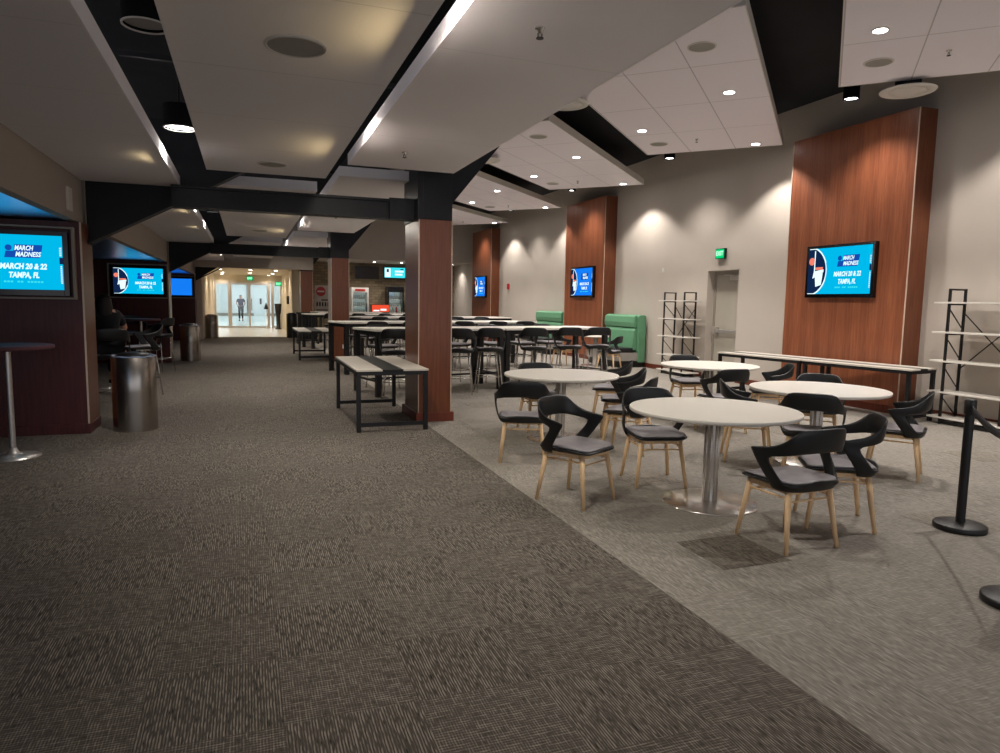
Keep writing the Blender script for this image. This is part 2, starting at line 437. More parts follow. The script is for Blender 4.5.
# glass door wall: frames are structure, each leaf a door
gf = MB()
for x in (-1.5, -.77, 1.12, 1.26, 1.75): gf.box(x-.04, x+.04, 37.95, 38.03, 0, 2.34)
gf.box(-1.5, 1.75, 37.95, 38.03, 2.28, 2.34); 
struct(gf.build('trim_3', 'steel'))
def glass_leaf(n, x0, x1, handle=None):
    g = struct(MB().box(x0+.05, x1-.05, 37.985, 37.995, .1, 2.2).build('door_%d' % n if handle else 'window_%d' % n, 'glass'))
    q = MB()
    for a, b_, c, d_ in ((x0, x0+.05, .01, 2.27), (x1-.05, x1, .01, 2.27), (x0+.05, x1-.05, .01, .1), (x0+.05, x1-.05, 2.2, 2.27)): q.box(a, b_, 37.97, 38.01, c, d_)
    q.build('door_frame' if handle else 'window_frame', 'steel', g)
    if handle: MB().cyl((handle, 37.92, .9), (handle, 37.92, 1.5), .015).cyl((handle, 37.92, .95), (handle, 37.98, .95), .01).cyl((handle, 37.92, 1.45), (handle, 37.98, 1.45), .01).build('door_handle', 'black_metal', g)
    return g
glass_leaf(1, -1.46, -.81); glass_leaf(2, -.73, .17, .08); glass_leaf(3, .17, 1.08, .27); glass_leaf(2, 1.3, 1.71)

def exit_sign(loc, rz, label, w=.32):
    e = thing('exit_sign', label, 'exit sign', loc, rz)
    h = w*.72
    MB().box(-w/2, w/2, -.04, .02, -h/2, h/2).build('housing', 'steel_black', e, bevel=.004)
    fc = MB().box(-w/2+.012, w/2-.012, -.046, -.041, -h/2+.012, h/2-.012).build('face', 'exit_green', e)
    text_mesh('lettering', 'EXIT', h*.62, 'exit_letters', (0, -.05, 0), fc, bold=.003, width=w*.78)
    return e
exit_sign((WX-.03, 12.12, 2.62), -PI/2, 'green lit EXIT sign on the pale wall above the grey side door', .29)
exit_sign((.2, 37.7, 2.52), 0, 'green EXIT sign hanging over the middle of the glass lobby doors', .3)
MB().cyl((.2, 37.7, 2.62), (.2, 37.7, 2.7), .01).build('stem', 'steel_black', None)
o = D.objects['stem']; ex = [x for x in D.objects if x.name.startswith('exit_sign')][-1]
for v in o.data.vertices: v.co -= Vector((.2, 37.7, 2.52))
o.parent = ex
exit_sign((1.58, 37.8, 2.28), 0, 'green EXIT sign at the right end of the glass lobby doors', .3)

# ------------------------------------------------------------------ ceiling
struct(MB().box(-6, WX, -4, 33, ROOF, ROOF+.1).build('ceiling', 'black_ceiling'))
struct(MB().box(2.42, 2.5, -4, 29.2, 4.4, ROOF).build('trim_4', 'black_ceiling'))
# ductwork in the dark void
for (a, b_, r, lb) in (((-.15, -2, 3.9), (-.15, 28, 3.9), .18, 'round black duct running along the dark slot over the left side of the hall'), ((3.2, -2, 4.8), (3.2, 28, 4.8), .2, 'big round black duct high in the void over the dining tables')):
    tag(MB().cyl(a, b_, r, r, 20).build('air_duct', 'black_ceiling'), lb, 'duct')
tg = MB()
for y in (2.2, 4.0, 6.4, 11, 13.4, 15.8): tg.bar((-.9, y, 3.45), (2.3, y, 3.45), .04, .04)
struct(tg.build('trim_5', 'steel_black'))

def hall_panel(name_label, x0, x1, y0, y1, z, mat, th=.12):
    p = thing('ceiling_panel', name_label, 'ceiling panel', ((x0+x1)/2, (y0+y1)/2, z))
    w, l = (x1-x0)/2, (y1-y0)/2
    m = MB(); m._add([(-w, -l, 0), (w, -l, 0), (w, l, 0), (-w, l, 0)], [(0, 3, 2, 1)])
    pl = m.build('board', mat, p)
    r = MB(); e = .012
    r.box(-w-e, -w, -l-e, l+e, -.001, th); r.box(w, w+e, -l-e, l+e, -.001, th); r.box(-w, w, -l-e, -l, -.001, th); r.box(-w, w, l, l+e, -.001, th)
    r.build('edge_rim', 'panel3', p)
    return p
bays = [('nearest the camera', -1.5, 0.), ('in the second bay', PITCH+.45, PITCH), ('in the third bay', 2*PITCH+.45, 2*PITCH)]
for i, (nm, ys, off) in enumerate(bays):
    hall_panel('narrow suspended ceiling panel along the left fascia, ' + nm, -1.7, -.71, ys, 9.12+off, 2.83, 'panel1')
    hall_panel('wide suspended ceiling panel over the middle of the hall, ' + nm, -.37, .89, ys, 8.5+off-.35*(i > 0), 2.95, 'panel2')
    hall_panel('suspended ceiling panel on the column side of the hall, ' + nm, 1.15, 2.4, ys - .4*(i > 0), 8.35+off-.7*(i > 0), 3.1, 'panel3')

SPK = {}
def ceiling_speaker(x, y, z, label, r=.17, group=None):
    s = thing('ceiling_speaker', label, 'speaker', (x, y, z), 0, group)
    MB().lathe([(r, 0), (r, -.008), (r-.012, -.012), (r-.016, -.006)], 40).build('rim', 'vent', s)
    MB().lathe([(r-.018, -.001), (r-.018, -.007)], 40).build('grille', 'grille', s)
def sprinkler(x, y, z, label):
    s = thing('sprinkler', label, 'sprinkler', (x, y, z))
    MB().lathe([(.03, 0), (.03, -.006), (.012, -.012), (.01, -.03)], 20).build('escutcheon', 'chrome', s)
    m = MB(); m.bar((-.012, 0, -.03), (-.012, 0, -.055), .005); m.bar((.012, 0, -.03), (.012, 0, -.055), .005); m.lathe([(.022, -.055), (.022, -.059)], 16)
    m.build('deflector', 'steel_black', s)
ceiling_speaker(.29, 4.2, 2.95, 'round ceiling speaker in the wide panel nearest the camera, larger of its two')
ceiling_speaker(.29, 7.86, 2.95, 'round ceiling speaker at the far end of the nearest wide panel', .15)
ceiling_speaker(.29, 15.6, 2.95, 'round ceiling speaker in the wide panel of the second bay', .16)
sprinkler(1.6, 3.81, 3.1, 'sprinkler head in the column-side ceiling panel close to the camera')
sprinkler(1.6, 7.41, 3.1, 'sprinkler head in the column-side ceiling panel just before the near column')
sprinkler(1.6, 13.4, 3.1, 'sprinkler head in the column-side ceiling panel of the second bay')

# cans in the left slot
def can_light(x, y, z, label, lit=True, r=.105, e=60, ang=2.2, h=.3, top=None, cool=False, group=None, rim='matt_black'):
    c = thing('cylinder_downlight', label, 'downlight', (x, y, z), 0, group)
    h = min(h, .2) if r > .12 else h
    m = MB(); m.lathe([(r, 0), (r, h)], 32, caps=False); m.lathe([(r-.008, h), (r-.008, .02)], 32, caps=False)
    m.lathe([(r, h), (.001, h)], 32, caps=False); m.lathe([(r-.008, 0), (r, 0)], 32, caps=False)
    m.build('housing', rim, c)
    MB().lathe([(r-.012, -.001), (r, -.001), (r, -.008), (r-.012, -.008), (r-.012, -.001)], 32, caps=False).build('rim_ring', 'steel' if r > .12 else rim, c)
    MB().lathe([(r-.01, .016), (r-.01, .03)], 32).build('lens', 'lamp' if lit else 'grille', c)
    if top and top > z + h: MB().cyl((0, 0, h), (0, 0, top - z), .012, .012, 8).build('stem', 'black_metal', c)
    if lit: light('lamp', 'SPOT', (0, 0, .0), e, size=.08, parent=c, angle=ang, blend=.7)
    return c
can_light(-.53, 4.82, 3.16, 'unlit round downlight in the dark slot nearest the camera', False, .135, top=ROOF)
can_light(-.55, 7.35, 3.12, 'lit black cylinder downlight in the dark slot before the first beam', True, .145, 60, top=ROOF)
for k, y in enumerate((11.6, 14.2, 20.6, 23.4)):
    can_light(-.55, y, 3.13, 'lit black cylinder downlight in the left ceiling slot, %s past the first beam' % ('first', 'second', 'third', 'fourth')[k], True, .11, 60, top=ROOF)

# tube fixtures in the right slot: they light the rim of the right panel and shine through the perforated board
for k, (y, e) in enumerate(((3.75, 14), (6.8, 12), (12.2, 12), (15.4, 12), (21.3, 12), (24.4, 12))):
    s = thing('tube_light', ('short tube light in the narrow ceiling slot, nearest the camera' if k == 0 else 'short tube light in the narrow ceiling slot, %s from the camera' % ('', 'second', 'third', 'fourth', 'fifth', 'sixth')[k]), 'light fitting', (1.0, y, 3.16))
    MB().box(-.03, .03, -.32, .32, .0, .05).build('housing', 'steel_black', s)
    MB().cyl((0, -.3, -.012), (0, .3, -.012), .012, .012, 10).build('tube', 'lamp_cool', s)
    MB().cyl((0, 0, .05), (0, 0, ROOF-3.22), .008, .008, 6).build('stem', 'black_metal', s)
    l = D.lights.new('tube_lamp', 'AREA'); l.energy = e; l.color = (1., .93, .8); l.shape = 'RECTANGLE'; l.size = .12; l.size_y = .6
    o = D.objects.new('tube_lamp', l); COL.objects.link(o); o.parent = s; o.location = (-.0, 0, -.03)

# dining side clouds, turned 45 degrees
ord_ = ['nearest the camera', 'second from the camera', 'third from the camera', 'fourth from the camera', 'fifth from the camera']
CW, CL_ = 2.39, 6.3
ca = PI/4
def cloud_pt(k, x, y): return (x, y + 4.6*(k-1))
for k in range(5):
    # far-right corner (8.98,10.21) for k=1; local x runs from far-left to far-right corner, local y along the long side
    ox, oy = 7.29, 11.90 + 4.6*(k-1)
    c = thing('ceiling_cloud', 'white tiled ceiling cloud hung diagonally over the dining side, ' + ord_[k], 'ceiling panel', (ox, oy, 4.4), -PI/4)
    # local x -> (.707,-.707); local y -> (.707,.707)
    MB().box(0, CW, -CL_, 0, 0, .02).build('board', 'cloud', c)
    r = MB(); r.box(-.012, 0, -CL_, 0, -.002, .13); r.box(CW, CW+.012, -CL_, 0, -.002, .13); r.box(-.012, CW+.012, 0, .012, -.002, .13); r.box(-.012, CW+.012, -CL_-.012, -CL_, -.002, .13)
    r.build('edge_rim', 'vent', c)
    w = MB()
    for (a, b_) in ((.4, -.6), (2.0, -.6), (.4, -5.6), (2.0, -5.6)): w.cyl((a, b_, .02), (a, b_, ROOF-4.4), .004, .004, 6)
    w.build('hanger_wires', 'steel_black', c)
    for j, (x, y, nm, e) in enumerate(((6.14, 8.04, 'middle', 72), (6.19, 10.31, 'left side', 66), (8.5, 10.32, 'wall corner', 60))):
        px, py = cloud_pt(k, x, y)
        dl = thing('recessed_downlight', 'lit recessed downlight at the %s of the ceiling cloud %s' % (nm, ord_[k]), 'downlight', (px, py, 4.4))
        MB().lathe([(.085, -.001), (.085, -.008), (.07, -.01)], 32).build('trim_ring', 'vent', dl)
        MB().lathe([(.068, -.0105), (.068, -.012)], 32).build('lens', 'lamp', dl)
        light('lamp', 'SPOT', (0, 0, -.03), e*1.15, size=.04, parent=dl, angle=2.05, blend=.35)
    for j, (x, y, nm) in enumerate(((4.8, 6.8, 'hall end'), (6.98, 11.03, 'far corner'))):
        px, py = cloud_pt(k, x, y)
        ceiling_speaker(px, py, 4.4, 'round grey speaker at the %s of the ceiling cloud %s' % (nm, ord_[k]), .16)
    px, py = cloud_pt(k, 7.36, 10.45)
    sprinkler(px, py, 4.4, 'sprinkler head in the ceiling cloud ' + ord_[k])
    # wall-wash cylinders between the clouds
    px, py = 8.27, 8.05 + 4.6*k
    can_light(px, py, 4.55, 'black cylinder downlight between the ceiling clouds by the right wall, ' + ord_[k], True, .11, 75, 2.0, .24, ROOF)
    if k < 3:
        v = thing('round_vent', 'round white air diffuser between the diagonal ceiling clouds, ' + ord_[k], 'vent', ((7.99, 6.88, 4.32), (4.25, 9.14, 4.32), (4.45, 13.3, 4.32))[k])
        MB().lathe([(.33, .0), (.32, -.015), (.24, -.025), (.23, -.01)], 40).build('outer_ring', 'vent', v)
        MB().lathe([(.22, .0), (.21, -.02), (.09, -.028)], 40).build('inner_cone', 'vent', v)
        MB().lathe([(.15, .0), (.15, ROOF-4.32)], 24, caps=False).build('neck', 'black_ceiling', v)

# ------------------------------------------------------------------ beams, haunches, columns
for i, Y in enumerate(BEAMS):
    nm = ('nearest', 'second', 'third')[i]
    b = thing('ceiling_beam', ('black steel ceiling beam across the hall to the %s wood clad column' % nm) if i < 2 else 'short black steel bracket under the ceiling at the lobby entrance, left side', 'beam', (0, Y, 0))
    m = MB(); m.box(-.78, 2.05, -.11, .11, 2.575, 2.6); m.box(-.78, 2.05, -.11, .11, 2.79, 2.82); m.box(-.78, 2.05, -.07, .07, 2.6, 2.79)
    if i < 2: m.build('beam', 'steel_black', b)
    m = MB(); m.box(1.72, 2.05, -.16, -.11, 2.57, 2.83)
    for x in (1.8, 1.95):
        for z in (2.62, 2.7, 2.78): m.cyl((x, -.175, z), (x, -.16, z), .015, .015, 8)
    if i < 2: m.build('splice_plate', 'steel_black', b)
    # raker haunch rising from the left pier
    h = MB(); h.prism_y([(-1.69, 2.14), (-.8, 2.62), (.3, 3.25), (.3, 3.6), (-1.69, 3.6)], .2, .26) if i < 2 else h.prism_y([(-1.69, 2.14), (-.95, 2.62), (-1.69, 2.62)], .2, .26)
    pts = [(-1.69, 2.14), (-.8, 2.62), (.3, 3.25)][:3 if i < 2 else 2]
    for a, c in zip(pts[:-1], pts[1:]): h.bar((a[0], .23, a[1]), (c[0], .23, c[1]), .2, .03)
    h.build('haunch_plate', 'steel_black', b)

cols = []
for i, Y in enumerate([8.62, 8.62+PITCH, 8.62+2*PITCH]):
    nm = ('nearest the camera', 'second from the camera', 'third from the camera')[i]
    c = thing('column', 'square column clad in reddish brown wood, ' + nm, 'column', ((2.26, 2.21, 2.12)[i], Y+.4, 0))
    MB().box(-.213, .213, -.4, .4, 0, 2.56).build('wood_cladding', 'cherry_dark', c, bevel=.004)
    MB().box(-.25, .25, -.43, .43, 0, .12).build('base_trim', 'cherry_base', c, bevel=.005)
    for x in (-.214, .214): MB().box(x-.006, x+.006, -.406, -.394, .12, 2.56).build('corner_trim', 'trim_metal', c)
    m = MB(); m.box(-.22, .22, -.38, .38, 2.56, 3.9); m.box(-.23, -.16, -.4, .4, 2.56, 3.9)
    m.build('steel_head', 'steel_black', c, bevel=.004)
    # raking brace rising towards the dining side
    m = MB(); m.bar((.06, -.1, 2.8), (1.56, -.1, 4.63), .2, .32)
    m.build('raking_brace', 'steel_black', c)
    if i == 1: MB().box(.04, .12, -.415, -.402, .32, .42).build('power_outlet', 'white_plastic', c)
    cols.append(c)

# ------------------------------------------------------------------ left side piers, fascia, alcoves
for seg, (a, b_) in enumerate(((-4, 9.15), (9.3, 18.25), (18.4, 29.3))):
    struct(MB().box(-1.82, -1.72, a, b_, 2.35, 2.9 + .0).build('wall_fascia', 'wall_dim'))
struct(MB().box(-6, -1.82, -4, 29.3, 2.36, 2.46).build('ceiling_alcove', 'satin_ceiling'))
struct(MB().box(-6, -5.9, -4, 29.3, 0, 2.36).build('wall_left', 'booth_wood'))
struct(MB().box(-6, -1.9, -4, 29.3, 2.9, 3.0).build('ceiling_left', 'black_ceiling'))
for i in range(3):
    Y = 8.83 + PITCH*i
    nm = ('nearest the camera', 'second from the camera', 'third from the camera')[i]
    p = thing('wood_pier', 'dark wood partition wall with a screen on its face, ' + nm, 'partition', (-1.68, Y, 0))
    MB().box(-4.2, -.012, 0, .55, 0, 2.34).build('panel', 'booth_wood', p)
    MB().box(-4.2, .01, -.02, .57, 0, .11).build('base_trim', 'booth_wood', p, bevel=.004)
    MB().box(-.018, -.0, -.006, .004, .11, 2.34).build('corner_trim', 'trim_metal', p)
    MB().box(-.012, .0, .0, .55, .11, 2.34).build('end_panel', 'cherry_dark', p)
tag(MB().box(-1.72, -1.695, 8.38, 8.56, 2.42, 2.66).build('wall_speaker', 'vent', bevel=.006), 'flat pale rectangular box on the left fascia above the nearest screen', 'wall speaker')

# ------------------------------------------------------------------ screens
def march_graphics(sc, w, h, blue=False, small=False):
    y = -.004
    # court circle artwork on the left of the picture
    n = 28; R_ = h*.62; cx = -w*.5 + w*.01
    arc = [(cx + R_*.82*math.cos(t), R_*.86*math.sin(t)) for t in [-PI/2 + PI*i/n for i in range(n+1)]]
    arc = [(max(x, -w/2), min(max(z, -h/2), h/2)) for x, z in arc]
    m = MB(); m.prism_y([(-w/2, -h/2)] + arc + [(-w/2, h/2)], y-.001, y); m.build('court_disc', 'screen_navy', sc)
    m = MB()
    for a, b_ in zip(arc[:-1], arc[1:]): m.bar((a[0], y-.002, a[1]), (b_[0], y-.002, b_[1]), .003, h*.03)
    m.box(-w*.4, -w*.385, y-.003, y-.001, -h*.1, h*.45)
    m.prism_y([(-w*.42, -h*.16), (-w*.24, -h*.02), (-w*.24, h*.04), (-w*.4, 0)], y-.003, y-.001)
    m.prism_y([(-w*.36, -h*.34), (-w*.27, -h*.3), (-w*.25, -h*.04), (-w*.38, -h*.1)], y-.003, y-.001)
    m.build('hoop_and_net', 'screen_white', sc)
    m = MB(); m.cyl((-w*.44, y-.003, h*.22), (-w*.44, y-.001, h*.22), h*.085, h*.085, 20)
    m.prism_y([(-w*.38, h*.03), (-w*.25, h*.03), (-w*.25, h*.09), (-w*.38, h*.09)], y-.0045, y-.0031)
    m.build('ball', 'screen_orange', sc)
    # two-line badge
    bx, bz = w*.14, h*.2
    m = MB()
    m.prism_y([(bx-w*.165, bz-h*.12), (bx+w*.15, bz-h*.12), (bx+w*.16, bz-h*.0), (bx-w*.15, bz-h*.0)], y-.001, y)
    m.prism_y([(bx-w*.08, bz+h*.0), (bx+w*.17, bz+h*.0), (bx+w*.18, bz+h*.12), (bx-w*.07, bz+h*.12)], y-.001, y)
    m.cyl((bx-w*.125, y-.001, bz+h*.06), (bx-w*.125, y, bz+h*.06), h*.055, h*.055, 16)
    m.build('badge', 'logo_blue', sc)
    text_mesh('badge_lettering', 'MARCH', h*.12, 'screen_white', (bx+w*.01, y-.003, bz+h*.055), sc, .25, .002, width=w*.17)
    text_mesh('badge_lettering', 'MADNESS', h*.12, 'screen_white', (bx+w*.045, y-.003, bz-h*.06), sc, .25, .002, width=w*.23)
    text_mesh('date_lettering', 'MARCH 20 & 22', h*.14, 'screen_white', (bx, y-.002, -h*.08), sc, .2, .003, width=w*.42)
    text_mesh('place_lettering', 'TAMPA, FL', h*.14, 'screen_white', (bx, y-.002, -h*.24), sc, .2, .003, width=w*.27)
    m = MB()
    for k in range(12):
        if k in (3, 6): continue
        m.box(bx-w*.18+k*w*.03, bx-w*.18+k*w*.03+w*.022, y-.001, y, -h*.375, -h*.345)
    m.build('small_print', 'screen_teal', sc)
    m = MB()
    m.box(w*.468, w*.5, y-.001, y, -h*.02, h*.1)
    m.build('side_tab', 'screen_navy', sc)
    m = MB()
    for k in range(9): m.box(w*.475, w*.49, y-.0015, y-.0005, -h*.38+k*h*.038, -h*.36+k*h*.038)
    for k in range(5): m.box(w*.47, w*.49, y-.0015, y-.0005, h*.13+k*h*.035, h*.145+k*h*.035)
    m.build('side_lettering', 'screen_white', sc)

def tv(label, loc, rz, w, h, mat='screen_cyan', art=True, bez=.045, deep=.08, recess=False, pitch=0., group=None):
    t = thing('television', label, 'television', loc, rz, group)
    if pitch: t.rotation_euler = (pitch, 0, rz)
    ow, oh = w/2+bez, h/2+bez
    m = MB(); m.box(-ow, ow, .012, deep, -oh-.015, oh); m.build('casing', 'gloss_black', t, bevel=.006)
    m = MB(); m.box(-ow, -w/2, -.004, .012, -oh-.015, oh); m.box(w/2, ow, -.004, .012, -oh-.015, oh); m.box(-w/2, w/2, -.004, .012, h/2, oh); m.box(-w/2, w/2, -.004, .012, -oh-.015, -h/2)
    m.build('bezel', 'gloss_black', t, bevel=.003)
    sc = MB().box(-w/2, w/2, .004, .011, -h/2, h/2).build('screen', mat, t)
    if art: march_graphics_offset(sc, w, h)
    if recess:
        m = MB(); a, b_ = ow+.06, oh+.05
        for q in ((-a, -a+.02, -b_, b_), (a-.02, a, -b_, b_), (-a+.02, a-.02, b_-.02, b_), (-a+.02, a-.02, -b_, -b_+.02)): m.box(q[0], q[1], -.02, deep, q[2], q[3])
        m.build('surround_frame', 'door_frame', t)
    return t
def march_graphics_offset(sc, w, h):
    march_graphics(sc, w, h)
    for ch in sc.children: ch.location = (0, .006, 0)

tv('large wall screen on the wood panel nearest the camera, above the console tables', (8.87, 8.66, 2.14), -PI/2, 1.26, .74, pitch=math.radians(0))
tv('wall screen on the second wood panel, behind the green booth', (8.87, 8.63+PITCH, 2.15), -PI/2, 1.31, .75, 'screen_blue')
tv('wall screen on the farthest wood panel of the right wall', (8.87, 8.63+2*PITCH, 2.15), -PI/2, 1.31, .75, 'screen_blue')
tv('screen in the dark partition at the left edge, nearest the camera', (-2.36, 8.745, 1.885), 0, 1.02, .575, recess=True, bez=.05)
tv('screen in the second dark partition on the left, beyond the nearest bin', (-2.3, 8.745+PITCH, 1.885), 0, 1.02, .575, recess=True, bez=.05)
tv('screen with a blue picture in the third dark partition on the left', (-2.3, 8.745+2*PITCH, 1.885), 0, 1.02, .575, 'screen_blue', False, recess=True, bez=.05)
# ------------------------------------------------------------------ pilasters on the right wall
for i in range(3):
    y0 = 7.47 + PITCH*i
    p = thing('wood_pilaster', 'tall reddish wood wall panel on the right wall, ' + ('nearest the camera', 'second from the camera', 'third from the camera')[i], 'wall panel', (8.95, y0+1.18, 0))
    MB().box(.012, .349, -1.17, 1.22, .12, 4.38).build('core', 'cherry_dark', p)
    MB().box(.0, .012, -1.17, 1.22, .12, 4.38).build('face_veneer', 'cherry', p)
    MB().box(-.015, .349, -1.185, 1.235, 0, .12).build('base_trim', 'cherry_base', p, bevel=.004)
    for ya, yb in ((-1.182, -1.168), (1.218, 1.232)): MB().box(-.008, .004, ya, yb, .12, 4.38).build('corner_trim', 'trim_metal', p)
tag(MB().box(WX-.06, WX, 24.55, 24.68, 2.02, 2.24).build('fire_alarm', 'red', bevel=.006), 'small red fire alarm box on the right wall before the farthest wood panel', 'fire alarm')
tag(MB().box(WX-.012, WX, 14.25, 14.33, 2.3, 2.42).build('wall_sensor', 'white_plastic', bevel=.003), 'small white plate on the right wall above the farther shelf rack', 'wall plate')

# ------------------------------------------------------------------ chairs
def shell_mesh(z0):
    """open armchair shell: back band with forward arm tips, raking struts and a lower rim; facing +Y, seat plane z0"""
    m = MB()
    half = [(0., .0, -.262), (.22, .12, -.258), (.38, .195, -.232), (.50, .232, -.185), (.60, .252, -.13), (.72, .266, -.065), (.86, .275, .0), (1., .282, .06)]
    top = {0.: .362, .22: .362, .38: .354, .50: .285, .60: .24, .72: .225, .86: .215, 1.: .205}
    bot = {0.: .2, .22: .198, .38: .19, .50: .178, .60: .168, .72: .158, .86: .16, 1.: .185}
    tp, bt, md = [], [], []
    for sg in (-1, 1):
        seq = half[::-1] if sg < 0 else half[1:]
        for (p, x, y) in seq:
            tilt = .0 if p > .5 else .02
            tp.append((sg*x*1.02, y - tilt, z0 + top[p])); bt.append((sg*x, y, z0 + bot[p])); md.append((sg*x*1.015, y - tilt*.6, z0 + (top[p]+bot[p])/2))
    m.grid([bt, md, tp])
    for sg in (-1, 1):
        r0 = [(sg*x, y, z0 + bot[p]) for (p, x, y) in half[5:]]
        low = [(sg*.222, -.195, z0-.012), (sg*.232, -.135, z0-.016), (sg*.238, -.075, z0-.016)]
        rows = [r0]
        for t_ in (.35, .7, 1.):
            bulge = .012*math.sin(PI*t_)
            rows.append([tuple(a[k]*(1-t_) + b_[k]*t_ + (sg*bulge if k == 0 else 0) for k in range(3)) for a, b_ in zip(r0, low)])
        m.grid(rows if sg < 0 else [r[::-1] for r in rows])
    rim = [(-.238, -.075), (-.232, -.135), (-.222, -.195), (-.17, -.232), (-.09, -.248), (0, -.252), (.09, -.248), (.17, -.232), (.222, -.195), (.232, -.135), (.238, -.075)]
    hi = [z0-.016, z0-.016, z0-.012, z0+.012, z0+.022, z0+.025, z0+.022, z0+.012, z0-.012, z0-.016, z0-.016]
    m.grid([[(x*.9, y*.9, z0-.055) for (x, y) in rim], [(x, y, h) for (x, y), h in zip(rim, hi)]])
    return m
def rounded(w, d, r, n=6, front=0.):
    pts = []
    for cx, cy, a0 in ((w-r, d-r, 0), (-w+r, d-r, PI/2), (-w+r, -d+r, PI), (w-r, -d+r, 1.5*PI)):
        for i in range(n+1):
            a = a0 + PI/2*i/n; pts.append((cx + r*math.cos(a), cy + r*math.sin(a)))
    return pts
def pad_mesh(z, w, d, r, th, front_drop=.02):
    m = MB(); rings = []
    for s_, zz in ((.93, z-th), (1., z-th*.6), (1., z-th*.25), (.95, z), (.6, z-.004), (.25, z-.008)):
        rings.append([(x*s_, y*s_, zz - (front_drop*max(0, y/d-.45) if y > 0 else 0) + .012*(abs(x*s_)/w)**2) for x, y in rounded(w, d, r)])
    n = len(rings[0]); vs = [p for q in rings for p in q]; fs = []
    for j in range(len(rings)-1):
        for i in range(n): fs.append((j*n+i, j*n+(i+1) % n, (j+1)*n+(i+1) % n, (j+1)*n+i))
    m._add(vs, fs, True)
    m.f.append(tuple(range(n))[::-1]); m.sm.append(False); m.f.append(tuple((len(rings)-1)*n+i for i in range(n))); m.sm.append(True)
    return m
def armchair():
    c = thing('armchair', 'x', 'chair')
    shell_mesh(.445).build('back_shell', 'black_plastic', c, solid=.016, sub=1, weld=True)
    pad_mesh(.436, .235, .235, .09, .022).build('seat_shell', 'black_plastic', c)
    p = pad_mesh(.453, .222, .222, .085, .02).build('seat_pad', 'seat_fabric', c); p['label'] = 'grey vinyl seat pad'
    m = MB()
    m.prism(rounded(.185, .185, .05), .375, .408)
    m.build('seat_frame', 'beech', c, bevel=.003)
    for sx in (-1, 1):
        for sy in (-1, 1):
            MB().cyl((sx*.17, sy*.165, .40), (sx*.218, sy*.222, 0), .021, .014, 14).build('leg', 'beech', c)
    def at(sx, sy, z):
        t_ = (.40 - z)/.40; return (sx*(.17+.048*t_), sy*(.165+.057*t_), z)
    for a, b_ in (((-1, -1), (1, -1)), ((-1, 1), (1, 1)), ((-1, -1), (-1, 1)), ((1, -1), (1, 1))):
        z = .325 if a[1] == b_[1] else .345
        MB().cyl(at(*a, z), at(*b_, z), .0075, .0075, 8).build('stretcher', 'beech', c)
    return c
def barstool():
    c = thing('bar_stool', 'x', 'bar stool')
    shell_mesh(.755).build('back_shell', 'black_plastic', c, solid=.016, sub=1, weld=True)
    pad_mesh(.746, .235, .235, .09, .022).build('seat_shell', 'black_plastic', c)
    p = pad_mesh(.763, .222, .222, .085, .02).build('seat_pad', 'seat_fabric', c); p['label'] = 'grey vinyl seat pad'
    for sx in (-1, 1):
        for sy in (-1, 1):
            MB().cyl((sx*.15, sy*.14, .73), (sx*.225, sy*.215, 0), .011, .011, 10).build('leg', 'chrome', c)
    def at(sx, sy, z):
        t_ = (.73 - z)/.73; return (sx*(.15+.075*t_), sy*(.14+.075*t_), z)
    m = MB()
    cs = [(-1, -1), (1, -1), (1, 1), (-1, 1)]
    for a, b_ in zip(cs, cs[1:] + cs[:1]): m.cyl(at(*a, .27), at(*b_, .27), .009, .009, 8)
    m.build('footrest', 'chrome', c)
    m = MB(); m.box(-.16, .16, -.15, .15, .7, .722); m.build('seat_frame', 'chrome', c, bevel=.004)
    return c
CH0 = armchair(); ST0 = barstool(); used = {'c': False, 's': False}
def put_chair(x, y, fx, fy, label, group):
    o = CH0 if not used['c'] else copy_tree(CH0); used['c'] = True
    o.location = (x, y, 0); o.rotation_euler = (0, 0, facing(fx, fy)); o['label'] = label; o['group'] = group
    return o
def put_stool(x, y, fx, fy, label, group):
    o = ST0 if not used['s'] else copy_tree(ST0); used['s'] = True
    o.location = (x, y, 0); o.rotation_euler = (0, 0, facing(fx, fy)); o['label'] = label; o['group'] = group
    return o
g = 'wooden legged armchairs at the round tables'
